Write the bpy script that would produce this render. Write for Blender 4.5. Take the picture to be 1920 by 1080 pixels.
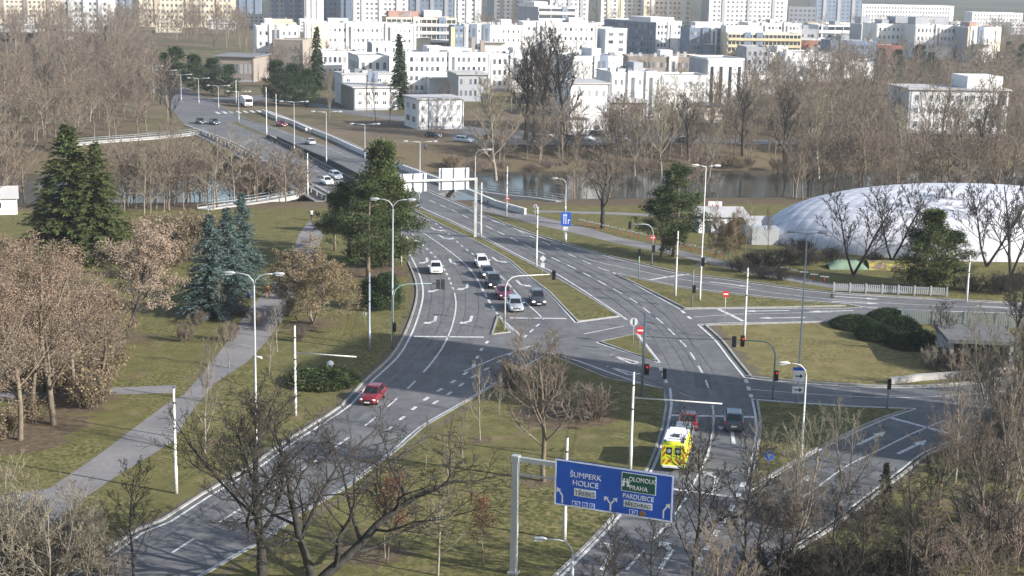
import bpy, bmesh, math, random
from mathutils import Vector, Matrix
from mathutils.geometry import tessellate_polygon
R = math.radians
sc = bpy.context.scene
for o in list(bpy.data.objects): bpy.data.objects.remove(o)

# ------------------------------------------------------------------ camera
FPX, TILT, ROLL, CAMH = 2850.0, 11.9, 1.22, 40.7
t, r = R(TILT), R(ROLL)
CF = Vector((0, math.cos(t), -math.sin(t)))
U0 = Vector((0, math.sin(t), math.cos(t))); R0 = Vector((1, 0, 0))
CR = R0*math.cos(r) + U0*math.sin(r)
CU = U0*math.cos(r) - R0*math.sin(r)
CP = Vector((0, 0, CAMH))
cd = bpy.data.cameras.new('camera'); cam = bpy.data.objects.new('camera', cd)
sc.collection.objects.link(cam); sc.camera = cam
cd.sensor_width = 36; cd.lens = FPX/1920*36; cd.clip_start = 1; cd.clip_end = 20000
cam.matrix_world = Matrix(((CR.x, CU.x, -CF.x, 0), (CR.y, CU.y, -CF.y, 0), (CR.z, CU.z, -CF.z, CAMH), (0, 0, 0, 1)))
# ------------------------------------------------------------------ light
SUN_AZ, SUN_EL = 113.0, 24.0           # azimuth clockwise from the view direction
w = bpy.data.worlds.new('World'); sc.world = w; w.use_nodes = True
nt = w.node_tree; nt.nodes.clear()
sky = nt.nodes.new('ShaderNodeTexSky'); sky.sky_type = 'NISHITA'; sky.sun_disc = False
sky.sun_elevation = R(SUN_EL); sky.sun_rotation = R(SUN_AZ); sky.air_density = 1.0; sky.dust_density = 1.5
bg = nt.nodes.new('ShaderNodeBackground'); bg.inputs['Strength'].default_value = 0.115
wo = nt.nodes.new('ShaderNodeOutputWorld')
nt.links.new(sky.outputs[0], bg.inputs[0]); nt.links.new(bg.outputs[0], wo.inputs[0])
sd = bpy.data.lights.new('sun', 'SUN'); sd.energy = 4.8; sd.angle = R(0.5); sd.color = (1.0, 0.965, 0.92)
so = bpy.data.objects.new('sun', sd); sc.collection.objects.link(so)
SUNV = Vector((math.sin(R(SUN_AZ))*math.cos(R(SUN_EL)), math.cos(R(SUN_AZ))*math.cos(R(SUN_EL)), math.sin(R(SUN_EL))))
so.rotation_euler = (-SUNV).to_track_quat('-Z', 'Y').to_euler()
so.location = (60, -40, 80)
vs = sc.view_settings; vs.view_transform = 'Standard'; vs.look = 'None'; vs.exposure = 0.97; vs.gamma = 1.0
sc.render.engine = 'CYCLES'; sc.cycles.max_bounces = 5; sc.cycles.transparent_max_bounces = 6
sc.render.resolution_x = 1024; sc.render.resolution_y = 576

# ------------------------------------------------------------------ helpers
rnd = random.Random(7)
COL = sc.collection
def ray(px, py): return CF + CR*((px-960)/FPX) + CU*((540-py)/FPX)
def G(px, py, z=0.0):
    d = ray(px, py); k = (CAMH-z)/-d.z
    p = CP + d*k; return Vector((p.x, p.y, z))
def proj(p):
    v = Vector(p)-CP; d = v.dot(CF)
    return 960+FPX*v.dot(CR)/d, 540-FPX*v.dot(CU)/d
def top_z(base, ypx):
    lo, hi = base.z, base.z+120
    for _ in range(40):
        m = (lo+hi)/2
        if proj((base.x, base.y, m))[1] > ypx: lo = m
        else: hi = m
    return lo
def link(o, parent=None):
    COL.objects.link(o)
    if parent: o.parent = parent
    return o
def tag(o, label=None, cat=None, group=None, kind=None):
    if label: o['label'] = label
    if cat: o['category'] = cat
    if group: o['group'] = group
    if kind: o['kind'] = kind
    return o
def thing(name, label, cat, loc=(0, 0, 0), rz=0, group=None):
    o = bpy.data.objects.new(name, None); o.empty_display_size = 0.3
    link(o); o.location = loc; o.rotation_euler = (0, 0, rz)
    return tag(o, label, cat, group)
def part(name, data, parent, loc=(0, 0, 0), rz=0, mats=None):
    o = bpy.data.objects.new(name, data); link(o, parent); o.location = loc; o.rotation_euler = (0, 0, rz)
    if mats: setmats(o, mats)
    return o
def setmats(o, mats):
    for i, m in enumerate(mats):
        o.material_slots[i].link = 'OBJECT'; o.material_slots[i].material = M[m]
def copy_tree(o, parent=None):
    c = o.copy(); COL.objects.link(c); c.parent = parent
    for ch in list(o.children): copy_tree(ch, c)
    return c
class MB:
    def __init__(s): s.v = []; s.f = []; s.m = []; s.sm = []
    def face(s, idx, m=0, smooth=False): s.f.append(tuple(idx)); s.m.append(m); s.sm.append(smooth)
    def quad(s, a, b, c, d, m=0): 
        n = len(s.v); s.v += [tuple(a), tuple(b), tuple(c), tuple(d)]; s.face((n, n+1, n+2, n+3), m)
    def tri(s, a, b, c, m=0):
        n = len(s.v); s.v += [tuple(a), tuple(b), tuple(c)]; s.face((n, n+1, n+2), m)
    def box(s, x0, x1, y0, y1, z0, z1, m=0, X=None):
        n = len(s.v)
        P = [(x0,y0,z0),(x1,y0,z0),(x1,y1,z0),(x0,y1,z0),(x0,y0,z1),(x1,y0,z1),(x1,y1,z1),(x0,y1,z1)]
        if X: P = [tuple(X @ Vector(p)) for p in P]
        s.v += P
        for q in ((3,2,1,0),(4,5,6,7),(0,1,5,4),(1,2,6,5),(2,3,7,6),(3,0,4,7)): s.face([n+i for i in q], m)
        return s
    def tube(s, pts, rad, n=6, m=0, cap=True, smooth=True):
        pts = [Vector(p) for p in pts]; k = len(pts)
        if not isinstance(rad, (list, tuple)): rad = [rad]*k
        base = len(s.v); prev = None
        for i, p in enumerate(pts):
            d = (pts[min(i+1, k-1)]-pts[max(i-1, 0)])
            if d.length < 1e-6: d = Vector((0, 0, 1))
            d.normalize()
            a = (prev - d*prev.dot(d)) if prev else (Vector((1, 0, 0)) if abs(d.x) < .8 else Vector((0, 1, 0)))
            a = a - d*a.dot(d)
            if a.length < 1e-5: a = d.orthogonal()
            a.normalize(); b = d.cross(a); prev = a
            for j in range(n):
                an = 2*math.pi*j/n
                s.v.append(tuple(p + (a*math.cos(an)+b*math.sin(an))*rad[i]))
        for i in range(k-1):
            for j in range(n):
                q = base+i*n; s.face((q+j, q+(j+1) % n, q+n+(j+1) % n, q+n+j), m, smooth)
        if cap:
            s.face([base+j for j in range(n)][::-1], m); s.face([base+(k-1)*n+j for j in range(n)], m)
        return s
    def cyl(s, p0, p1, r0, r1=None, n=10, m=0): return s.tube([p0, p1], [r0, r0 if r1 is None else r1], n, m)
    def prism(s, pts, z0, z1, m=0, mtop=None):
        n = len(s.v); k = len(pts)
        s.v += [(p[0], p[1], z0) for p in pts]+[(p[0], p[1], z1) for p in pts]
        for i in range(k): s.face((n+i, n+(i+1) % k, n+k+(i+1) % k, n+k+i), m)
        for tr in tessellate_polygon([[Vector((p[0], p[1], 0)) for p in pts]]):
            a, b, c = [Vector(s.v[n+i]) for i in tr]
            if (b-a).cross(c-a).z < 0: tr = tr[::-1]
            s.face([n+k+i for i in tr], m if mtop is None else mtop)
        return s
    def sheet(s, pts, z, m=0):
        n = len(s.v); s.v += [(p[0], p[1], z) for p in pts]
        for tr in tessellate_polygon([[Vector((p[0], p[1], 0)) for p in pts]]):
            a, b, c = [Vector(s.v[n+i]) for i in tr]
            if (b-a).cross(c-a).z < 0: tr = tr[::-1]
            s.face([n+i for i in tr], m)
        return s
    def mesh(s, name, mats):
        me = bpy.data.meshes.new(name); me.from_pydata(s.v, [], s.f)
        for m in mats: me.materials.append(M[m])
        me.polygons.foreach_set('material_index', s.m); me.polygons.foreach_set('use_smooth', s.sm)
        me.update(); return me
    def obj(s, name, mats, parent=None, loc=(0, 0, 0), rz=0):
        if isinstance(mats, str): mats = [mats]
        o = bpy.data.objects.new(name, s.mesh(name, mats)); link(o, parent); o.location = loc; o.rotation_euler = (0, 0, rz); return o
def struct(o): o['kind'] = 'structure'; return o
def smooth_line(pts, step=2.0):
    P = [Vector((p[0], p[1], 0)) for p in pts]; out = []
    for i in range(len(P)-1):
        p0, p1, p2, p3 = P[max(i-1, 0)], P[i], P[i+1], P[min(i+2, len(P)-1)]
        n = max(1, int((p2-p1).length/step))
        for k in range(n):
            u = k/n; out.append(.5*((2*p1)+(p2-p0)*u+(2*p0-5*p1+4*p2-p3)*u*u+(3*p1-p0-3*p2+p3)*u**3))
    out.append(P[-1]); return out
def pxl(pts, step=2.0): return smooth_line([G(*p) for p in pts], step)
def normals(L):
    N = []
    for i in range(len(L)):
        d = L[min(i+1, len(L)-1)]-L[max(i-1, 0)]; d.normalize(); N.append(Vector((-d.y, d.x, 0)))
    return N
def offset(L, d): return [p+n*d for p, n in zip(L, normals(L))]
def strip_mesh(L, w, z0, z1=None):
    a, b = offset(L, w/2), offset(L, -w/2); mb = MB()
    if z1 is None:
        for i in range(len(L)-1): mb.quad((b[i].x,b[i].y,z0),(b[i+1].x,b[i+1].y,z0),(a[i+1].x,a[i+1].y,z0),(a[i].x,a[i].y,z0))
    else:
        n = len(L)
        for i in range(n): mb.v += [(a[i].x,a[i].y,z0),(a[i].x,a[i].y,z1),(b[i].x,b[i].y,z1),(b[i].x,b[i].y,z0)]
        for i in range(n-1):
            q = i*4
            for k in range(4): mb.face((q+k, q+4+k, q+4+(k+1) % 4, q+(k+1) % 4))
        mb.face((0,1,2,3)); mb.face((n*4-1,n*4-2,n*4-3,n*4-4))
    return mb
# ------------------------------------------------------------------ materials
M = {}
def mat(name, c, rough=.7, metal=0, c2=None, scale=2.0, detail=4, bump=0, bscale=None, spec=.4, contrast=(.35, .65), c3=None, scale3=.05, coat=0, emit=None, coords='Object', fine=False, c4=None):
    m = bpy.data.materials.new(name); m.use_nodes = True; n = m.node_tree; N = n.nodes; L = n.links
    b = N['Principled BSDF']; b.inputs['Roughness'].default_value = rough; b.inputs['Metallic'].default_value = metal
    b.inputs['Specular IOR Level'].default_value = spec; b.inputs['Coat Weight'].default_value = coat
    b.inputs['Base Color'].default_value = (*c, 1)
    if c2 or bump:
        tc = N.new('ShaderNodeTexCoord')
    def noise(s, d=4):
        x = N.new('ShaderNodeTexNoise'); x.inputs['Scale'].default_value = s; x.inputs['Detail'].default_value = d
        L.new(tc.outputs[coords], x.inputs['Vector']); return x
    def ramp(x, a, bb):
        rr = N.new('ShaderNodeMapRange'); rr.inputs['From Min'].default_value = a; rr.inputs['From Max'].default_value = bb
        L.new(x.outputs['Fac'], rr.inputs['Value']); return rr
    def mix(f, A, B):
        x = N.new('ShaderNodeMix'); x.data_type = 'RGBA'; L.new(f.outputs[0], x.inputs['Factor'])
        for s, v in ((6, A), (7, B)):
            if isinstance(v, tuple): x.inputs[s].default_value = (*v, 1)
            else: L.new(v.outputs[2], x.inputs[s])
        return x
    if c2:
        cur = mix(ramp(noise(scale, detail), *contrast), c, c2)
        if c3: cur = mix(ramp(noise(scale3, 5), .42, .62), cur, c3)
        if c4: cur = mix(ramp(noise(.33, 10), .58, .70), cur, c4)
        if fine:   # blotches of a second size, so that no patch looks even
            x = N.new('ShaderNodeMix'); x.data_type = 'RGBA'; x.blend_type = 'MULTIPLY'; x.inputs['Factor'].default_value = 1
            rr = ramp(noise(scale*.21, 8), .25, .75); rr.inputs['To Min'].default_value = .74; rr.inputs['To Max'].default_value = 1.24
            L.new(cur.outputs[2], x.inputs[6]); L.new(rr.outputs[0], x.inputs[7]); cur = x
        L.new(cur.outputs[2], b.inputs['Base Color'])
    if bump:
        bp = N.new('ShaderNodeBump'); bp.inputs['Strength'].default_value = bump; bp.inputs['Distance'].default_value = .05
        L.new(noise(bscale or scale*4, 6).outputs['Fac'], bp.inputs['Height']); L.new(bp.outputs[0], b.inputs['Normal'])
    if emit:
        b.inputs['Emission Color'].default_value = (*emit[0], 1); b.inputs['Emission Strength'].default_value = emit[1]
    M[name] = m; return m
mat('grass', (.064,.069,.021), .95, c2=(.200,.174,.076), scale=2.6, detail=12, bump=1, bscale=7, c3=(.125,.115,.045), scale3=.05, spec=.1, contrast=(.38,.66), fine=True, c4=(.165,.128,.075))
mat('dry_grass', (.095,.088,.030), .95, c2=(.25,.205,.098), scale=2.2, detail=12, bump=1, bscale=6, c3=(.17,.145,.062), scale3=.13, spec=.1, contrast=(.36,.68), fine=True)
mat('ground', (.095,.088,.045), .95, c2=(.15,.125,.075), scale=.5, detail=12, bump=.6, bscale=3, c3=(.15,.115,.08), scale3=.018, spec=.1, fine=True)
mat('leaf_litter', (.145,.108,.072), .95, c2=(.085,.063,.042), scale=1.5, detail=12, bump=.8, bscale=5, c3=(.13,.105,.062), scale3=.04, spec=.1)
mat('asphalt', (.128,.128,.130), .85, c2=(.155,.154,.155), scale=3, detail=10, bump=.25, bscale=30, c3=(.112,.112,.116), scale3=.10, spec=.3, fine=True)
mat('path_asphalt', (.19,.18,.18), .9, c2=(.235,.222,.22), scale=2, detail=10, bump=.2, bscale=25, c3=(.165,.16,.162), scale3=.2, spec=.2)
mat('kerb_stone', (.33,.32,.30), .9, c2=(.24,.235,.225), scale=1.2, bump=.3, bscale=15)
mat('line_paint', (.60,.60,.58), .75, c2=(.27,.27,.27), scale=3.5, detail=10, contrast=(.46,.72))
mat('asphalt_track', (.112,.112,.116), .8, c2=(.142,.142,.145), scale=1.6, detail=10, spec=.3, fine=True)
mat('asphalt_patch', (.086,.087,.092), .85, c2=(.105,.106,.11), scale=3, detail=10, spec=.3)
mat('soil', (.15,.125,.095), .95, c2=(.10,.09,.05), scale=3, detail=10, bump=.6, bscale=8, spec=.1)
mat('concrete', (.36,.35,.335), .9, c2=(.32,.31,.30), scale=1.0, detail=8, bump=.3, bscale=12)
mat('white_parapet', (.72,.70,.66), .85, c2=(.5,.48,.45), scale=1.5, detail=8)
mat('dark_concrete', (.14,.14,.14), .9, c2=(.10,.10,.10), scale=1, bump=.2)
mat('water', (.030,.034,.028), .12, bump=.35, bscale=.9, spec=.45)
mat('galvanised', (.46,.48,.49), .5, .4, c2=(.45,.47,.48), scale=3)
mat('white_pole', (.62,.61,.57), .6, c2=(.45,.44,.41), scale=3, detail=6)
mat('grey_pole', (.30,.34,.36), .5, .3, c2=(.24,.27,.29), scale=3)
mat('green_pole', (.22,.32,.29), .5, .2, c2=(.17,.26,.24), scale=3)
mat('dark_metal', (.05,.055,.06), .5, .4)
mat('black_plastic', (.012,.012,.014), .5)
mat('red_paint', (.55,.03,.03), .5)
mat('white_paint', (.8,.8,.8), .5, c2=(.7,.7,.7), scale=2)
mat('sign_blue', (.014,.09,.44), .45, c2=(.016,.10,.50), scale=.6)
mat('sign_green', (.01,.09,.065), .45)
mat('sign_back', (.72,.74,.76), .5, .3, c2=(.62,.64,.66), scale=1)
mat('brown_sign', (.25,.12,.05), .5)
mat('lens_red', (.7,.02,.02), .4, emit=((1,.04,.02), .35))
mat('lens_dark', (.02,.02,.02), .3)
mat('lens_green', (.02,.3,.2), .3, emit=((.1,1,.6), .5))
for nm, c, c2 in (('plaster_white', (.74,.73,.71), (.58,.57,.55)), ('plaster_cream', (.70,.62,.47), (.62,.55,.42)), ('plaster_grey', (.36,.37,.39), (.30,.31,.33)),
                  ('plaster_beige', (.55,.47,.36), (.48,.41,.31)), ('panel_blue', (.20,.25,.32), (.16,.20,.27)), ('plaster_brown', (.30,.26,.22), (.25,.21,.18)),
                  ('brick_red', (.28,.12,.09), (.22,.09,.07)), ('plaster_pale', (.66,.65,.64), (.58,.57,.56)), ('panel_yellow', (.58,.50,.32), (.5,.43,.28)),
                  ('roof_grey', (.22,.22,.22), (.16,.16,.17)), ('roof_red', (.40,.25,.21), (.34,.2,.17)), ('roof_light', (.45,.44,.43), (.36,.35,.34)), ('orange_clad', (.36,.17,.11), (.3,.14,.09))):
    mat(nm, c, .85, c2=c2, scale=.25, detail=8, spec=.2, contrast=(.3,.75))
mat('glass_dark', (.03,.04,.05), .12, spec=.6, c2=(.06,.07,.085), scale=.15)
mat('glass_mid', (.17,.19,.21), .2, spec=.5, c2=(.09,.10,.12), scale=.15)
mat('blind', (.42,.41,.39), .7, c2=(.3,.29,.28), scale=.3)
mat('glass_light', (.13,.16,.18), .12, spec=.6, c2=(.04,.05,.06), scale=.15)
mat('car_glass', (.012,.014,.017), .08, spec=.7)
mat('tyre', (.015,.015,.015), .9)
mat('rim', (.45,.46,.47), .35, .8)
mat('head_lamp', (.75,.78,.8), .15, spec=.8)
mat('head_lamp_lit', (.9,.9,.8), .2, emit=((1,.93,.75), 2.5))
mat('tail_lamp', (.35,.01,.01), .25)
mat('plate_white', (.75,.75,.72), .5)
for nm, c in (('car_white', (.78,.78,.77)), ('car_silver', (.42,.46,.50)), ('car_dark_grey', (.05,.055,.06)), ('car_slate', (.075,.095,.12)), ('car_red', (.22,.010,.016)),
              ('car_plum', (.16,.02,.06)), ('car_black', (.02,.022,.025)), ('car_blue_grey', (.055,.075,.10)), ('car_mid_grey', (.18,.19,.20))):
    mat(nm, c, .28, .25 if nm not in ('car_white',) else 0, coat=.8, spec=.5)
mat('amb_yellow', (.72,.78,.03), .4, coat=.4); mat('amb_orange', (.62,.10,.02), .5)
mat('bark_dark', (.032,.030,.027), .95, c2=(.058,.054,.048), scale=2, bump=.5, spec=.1)  # dark bark, deepened further so the near trees' shade sits in the colour
mat('bark_brown', (.13,.105,.078), .95, c2=(.20,.165,.125), scale=2, bump=.4, spec=.1)
mat('bark_pale', (.27,.245,.20), .9, c2=(.18,.155,.125), scale=1.5, detail=6, bump=.4, spec=.1)
mat('twig_brown', (.155,.125,.098), .95, c2=(.215,.178,.14), scale=.6, spec=.1)
mat('twig_olive', (.20,.175,.125), .95, c2=(.26,.23,.165), scale=.6, spec=.1)
mat('twig_dark', (.040,.036,.032), .95, c2=(.068,.061,.053), scale=.6, spec=.1)  # dark twigs, lowered again to paint in the shade on near trees
mat('twig_wine', (.15,.115,.098), .95, c2=(.20,.16,.135), scale=.6, spec=.1)
mat('leaf_rust', (.185,.130,.090), .9, c2=(.27,.20,.145), scale=1.2, spec=.1)
mat('leaf_pink', (.27,.205,.15), .9, c2=(.36,.28,.21), scale=1.2, spec=.1)
mat('leaf_tan', (.23,.175,.10), .9, c2=(.16,.12,.068), scale=1.0, spec=.1)
mat('leaf_red', (.16,.06,.042), .9, c2=(.21,.105,.07), scale=1.5, spec=.1)
mat('needle_green', (.018,.034,.012), .85, c2=(.082,.108,.036), scale=1.4, detail=5, spec=.2)
mat('needle_yellowgreen', (.028,.046,.014), .85, c2=(.098,.118,.036), scale=1.3, detail=5, spec=.2)
mat('needle_blue', (.050,.085,.078), .85, c2=(.105,.15,.14), scale=1.1, detail=5, spec=.2)
mat('needle_dark', (.016,.032,.014), .85, c2=(.05,.078,.03), scale=1.4, detail=5, spec=.2)
mat('dome_fabric', (.60,.60,.63), .6, c2=(.48,.48,.52), scale=.5, detail=9, spec=.3)
mat('dome_seamed', (.62,.62,.65), .6, c2=(.52,.52,.56), scale=.5, detail=9, spec=.3)
def add_seams(m, pitch):
    n = m.node_tree; N = n.nodes; L = n.links; b = N['Principled BSDF']; src = b.inputs['Base Color'].links[0].from_socket
    tc = N.new('ShaderNodeTexCoord'); sp = N.new('ShaderNodeSeparateXYZ'); L.new(tc.outputs['Object'], sp.inputs[0]); outs = []
    def mth(op, a, b_=None):
        x = N.new('ShaderNodeMath'); x.operation = op
        for i, v in ((0, a), (1, b_)):
            if v is None: continue
            if isinstance(v, (int, float)): x.inputs[i].default_value = v
            else: L.new(v, x.inputs[i])
        return x.outputs[0]
    ky = mth('MULTIPLY', sp.outputs['Y'], 1.15)
    for op in ('ADD', 'SUBTRACT'):
        f = mth('FRACT', mth('DIVIDE', mth(op, sp.outputs['X'], ky), pitch)); outs.append(mth('GREATER_THAN', mth('ABSOLUTE', mth('SUBTRACT', f, .5)), .465))
    fac = mth('MULTIPLY', mth('MAXIMUM', outs[0], outs[1]), .55); x = N.new('ShaderNodeMix'); x.data_type = 'RGBA'; L.new(fac, x.inputs['Factor']); L.new(src, x.inputs[6]); x.inputs[7].default_value = (.20,.21,.24,1); L.new(x.outputs[2], b.inputs['Base Color'])
add_seams(M['dome_seamed'], 3.1)
mat('cable_grey', (.3,.3,.32), .6)
mat('graffiti_green', (.10,.19,.12), .7, c2=(.20,.27,.19), scale=.8); mat('graffiti_yellow', (.36,.33,.05), .7, c2=(.14,.10,.08), scale=1.3, contrast=(.42,.58))
mat('skin', (.5,.32,.24), .6); mat('cloth_orange', (.6,.30,.06), .9); mat('cloth_dark', (.03,.032,.04), .9); mat('cloth_white', (.7,.7,.68), .9); mat('hair', (.05,.03,.02), .8)
mat('cloth_blue', (.05,.07,.14), .9)
mat('hill', (.055,.07,.06), 1, c2=(.11,.105,.075), scale=.01, detail=8, spec=.05)
mat('far_wood', (.13,.105,.085), .95, c2=(.17,.14,.11), scale=.3, spec=.05)
# ------------------------------------------------------------------ terrain, river
def yc(x): return 312+.2*max(-350, min(350, x))
def ground_z(o):
    a = abs(o)
    if o < 0: return 0.0 if a > 42 else (-5.5+1.5*(a/27)**2 if a < 27 else -4+4*(a-27)/15)
    return 0.0 if a > 45 else (-5.5+1.5*(a/27)**2 if a < 27 else -4+4*(a-27)/18)
def build_ground():
    xs = [-3000,-1500,-900,-600]+list(range(-400, 401, 20))+[600,900,1500,3000]
    os_ = [-700,-400,-280,-220,-180,-140,-100,-70,-50,-42,-38,-34,-30,-27,-20,-10,0,10,20,27,31,35,40,45,55,80,120,180,260,400,600,900,1400,2200,3500,4300]
    mb = MB(); n = len(xs); rr = random.Random(3)
    for o in os_:
        for x in xs:
            k = max(0, 1-max(0, abs(o)-60)/500)
            z = ground_z(o)
            if 27 < abs(o) < 42: z += rr.uniform(-.25, .25)
            if o > 1000: z += (o-1000)*.012
            mb.v.append((x, 312+o+(yc(x)-312)*k, z))
    for i in range(len(os_)-1):
        for j in range(n-1):
            o = (os_[i]+os_[i+1])/2
            mb.face((i*n+j, i*n+j+1, (i+1)*n+j+1, (i+1)*n+j), 1 if 27 < abs(o) < 48 else (2 if o < -27 else 3 if o > 850 else 0), True)
    struct(mb.obj('ground', ['ground', 'leaf_litter', 'grass', 'hill']))
build_ground()
mb = MB()
for i in range(-40, 40):
    a, b = i*20, (i+1)*20
    mb.quad((a, yc(a)-30, -4), (b, yc(b)-30, -4), (b, yc(b)+31, -4), (a, yc(a)+31, -4))
struct(mb.obj('river', 'water'))
# hills on the horizon
mb = MB(); rr = random.Random(5); n = 60
for i in range(n+1):
    x = -2600+i*110
    h = 18+ (max(0, min(x, 1800)-100)/2000)*100 + 10*math.sin(i*.7)+6*rr.random()
    mb.v += [(x, 2500, 8), (x, 3000, h*.6), (x, 3600, h)]
for i in range(n):
    for k in range(2): mb.face((i*3+k, (i+1)*3+k, (i+1)*3+k+1, i*3+k+1), 0, True)
struct(mb.obj('hills', 'hill'))
def sheet(name, pts, z, m, smooth=True, step=3.0):
    L = pxl(pts+[pts[0]], step)[:-1] if smooth else [G(*p) for p in pts]
    return struct(MB().sheet(L, z).obj(name, m))
# woodland floors and lawns
def wfloor(xs, off, ytop):
    a = [Vector((x, yc(x)+off, 0)) for x in xs]; b = [Vector((x, y, 0)) for x, y in ytop]
    struct(MB().sheet(a+b[::-1], .012).obj('woodland_floor', 'leaf_litter'))
wfloor([-420,-320,-220,-150,-110,-84], 47, [(-420,900),(-300,900),(-190,780),(-150,600),(-122,470),(-92,372)])
wfloor([45,90,140,200,300], 47, [(55,400),(90,470),(150,560),(260,640),(380,640)])
sheet('dry_lawn', [(1310,611),(1345,640),(1372,673),(1400,705),(1500,716),(1660,722),(1760,716),(1900,690),(1800,640),(1700,606),(1560,606)], .016, 'dry_grass', False)
# ------------------------------------------------------------------ roads
A_L = [(348,234),(417,258),(465,280),(511,308),(569,334),(608,356),(664,386),(720,425),(757,463),(776,492),(790,527),(793,556),(784,594),(769,632),(745,671),(694,719),(655,762),(604,796),(531,844),(488,876),(393,931),(320,979),(268,1000),(214,1038),(120,1090)]
A_R = [(352,198),(419,226),(498,260),(558,287),(620,321),(700,362),(764,398),(808,414),(881,449),(919,469),(954,490),(980,513),(1026,548),(1079,606)]
A_R2 = [(1030,662),(961,700),(880,748),(788,801),(745,839),(682,887),(644,916),(552,969),(494,1013),(448,1037),(375,1080),(330,1105)]
B_L = [(330,178),(506,254),(576,285),(620,304),(700,345),(760,375),(811,399),(852,417),(904,443),(939,462),(997,492),(1043,514),(1104,552),(1167,594)]
B_L2 = [(1256,728),(1259,760),(1256,780),(1252,800),(1236,850),(1225,877),(1165,964),(1117,1017),(1059,1075),(1020,1112)]
B_R = [(345,165),(450,220),(502,237),(554,256),(620,280),(700,315),(799,358),(886,395),(907,405),(951,424)]
C_U = [(951,424),(1015,446),(1114,475),(1148,484),(1270,513),(1352,524),(1460,539),(1564,551),(1675,558),(1920,571),(2100,580)]
C_D = [(1148,511),(1221,526),(1285,539),(1366,549),(1460,559),(1593,571),(1616,576),(1695,581),(1920,589),(2100,596)]
B_R2 = [(1148,511),(1212,546),(1276,581),(1308,609),(1341,639),(1367,673),(1396,709),(1410,748),(1419,801),(1412,849),(1402,900),(1417,943),(1413,976),(1395,1020),(1360,1080),(1330,1112)]
G_U = [(1396,709),(1449,714.5),(1540,722),(1649,727.5),(1765,726),(1837,719),(1930,708),(2100,695)]
G_D = [(1410,749),(1500,756),(1597,762),(1717,767)]
I_U = [(1717,767),(1669,783),(1621,803),(1524,851),(1476,880),(1428,909),(1402,924)]
I_D = [(2100,740),(1950,772),(1850,803),(1789,826),(1731,850),(1693,879),(1611,941),(1539,994),(1450,1050),(1400,1095)]
def W(px): return pxl(px, 3.0)
def road(name, pts, z):
    o = struct(MB().sheet(pts, z).obj(name, 'asphalt')); return o
BR0 = (-36, 268)   # where the bridge starts
roadA = road('road_west', offset(W(A_L), -.0)[0:0]+offset(W(A_L), .0) if False else [p for p in offset(W(A_L), -.55)]+[p for p in offset(W(A_R2), .55)][::-1]+[p for p in offset(W(A_R), .55)][::-1], .024)
roadB = road('road_main', [p for p in offset(W(B_L), -.5)]+[p for p in offset(W(B_L2), -.5)]+[p for p in offset(W(B_R2), .5)][::-1]+[p for p in offset(W(B_R), .5)][::-1], .020)
roadJ = road('crossing_road', [G(*p) for p in [(900,560),(1079,606),(1167,594),(1300,600),(1405,725),(1410,750),(1250,730),(1140,706),(1060,672),(1030,662),(961,700),(880,748),(800,760),(760,660),(800,632),(905,632)]], .030)
roadC = road('slip_road', W(C_U)+W(C_D)[::-1]+[G(1060,470),G(990,436)], .034)
roadE = road('side_road', [G(*p) for p in [(1270,580),(1400,579),(1593,577),(1660,577),(1720,584),(1640,597),(1564,602),(1460,605),(1312,610)]], .038)
roadG = road('underpass_road', W(G_U)+[G(2100,742)]+[G(1800,768)]+W(G_D)[::-1], .042)
roadI = road('turning_road', W(I_U)+[G(1395,935),G(1400,1010)]+W(I_D)[::-1]+[G(2100,735)], .046)
roadF = road('far_avenue', [G(*p) for p in [(348,236),(310,190),(288,150),(276,118),(268,100),(286,100),(300,120),(330,150),(372,178),(450,222),(420,240)]], .016)
roadX = road('hospital_street', [G(*p) for p in [(372,196),(430,190),(500,187),(560,195),(640,212),(760,228),(880,250),(1040,262),(1300,268),(1500,272),(1500,264),(1300,258),(1040,252),(900,240),(760,216),(640,203),(560,186),(500,178),(430,180),(372,186)]], .016)
sheet('car_park', [(840,250),(960,246),(1100,244),(1240,246),(1330,256),(1300,270),(1100,272),(900,272),(850,264)], .028, 'asphalt', False)
def blob(px, r_, seed, m='leaf_litter', z=.0045, parent=None):
    p = G(*px); rg = random.Random(seed); pts = [p+Vector((math.cos(a*.35)*r_*rg.uniform(.6,1.15), math.sin(a*.35)*r_*rg.uniform(.6,1.15), 0)) for a in range(18)]
    struct(MB().sheet(pts, z).obj('leaf_litter', m))
for i, (x, y, r_) in enumerate(((38,825,4),(101,796,4),(138,752,4.5),(236,634,4),(586,607,3.5),(330,470,6),(690,510,7),(400,580,5),(140,480,7))): blob((x, y), r_, 70+i, z=.0045+.0004*i)
for i, (x, y, r_) in enumerate(((1019,905,2.2),(1060,780,5),(900,828,1.2),(700,1040,3))): blob((x, y), r_, 90+i, z=.136+.0004*i)
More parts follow.
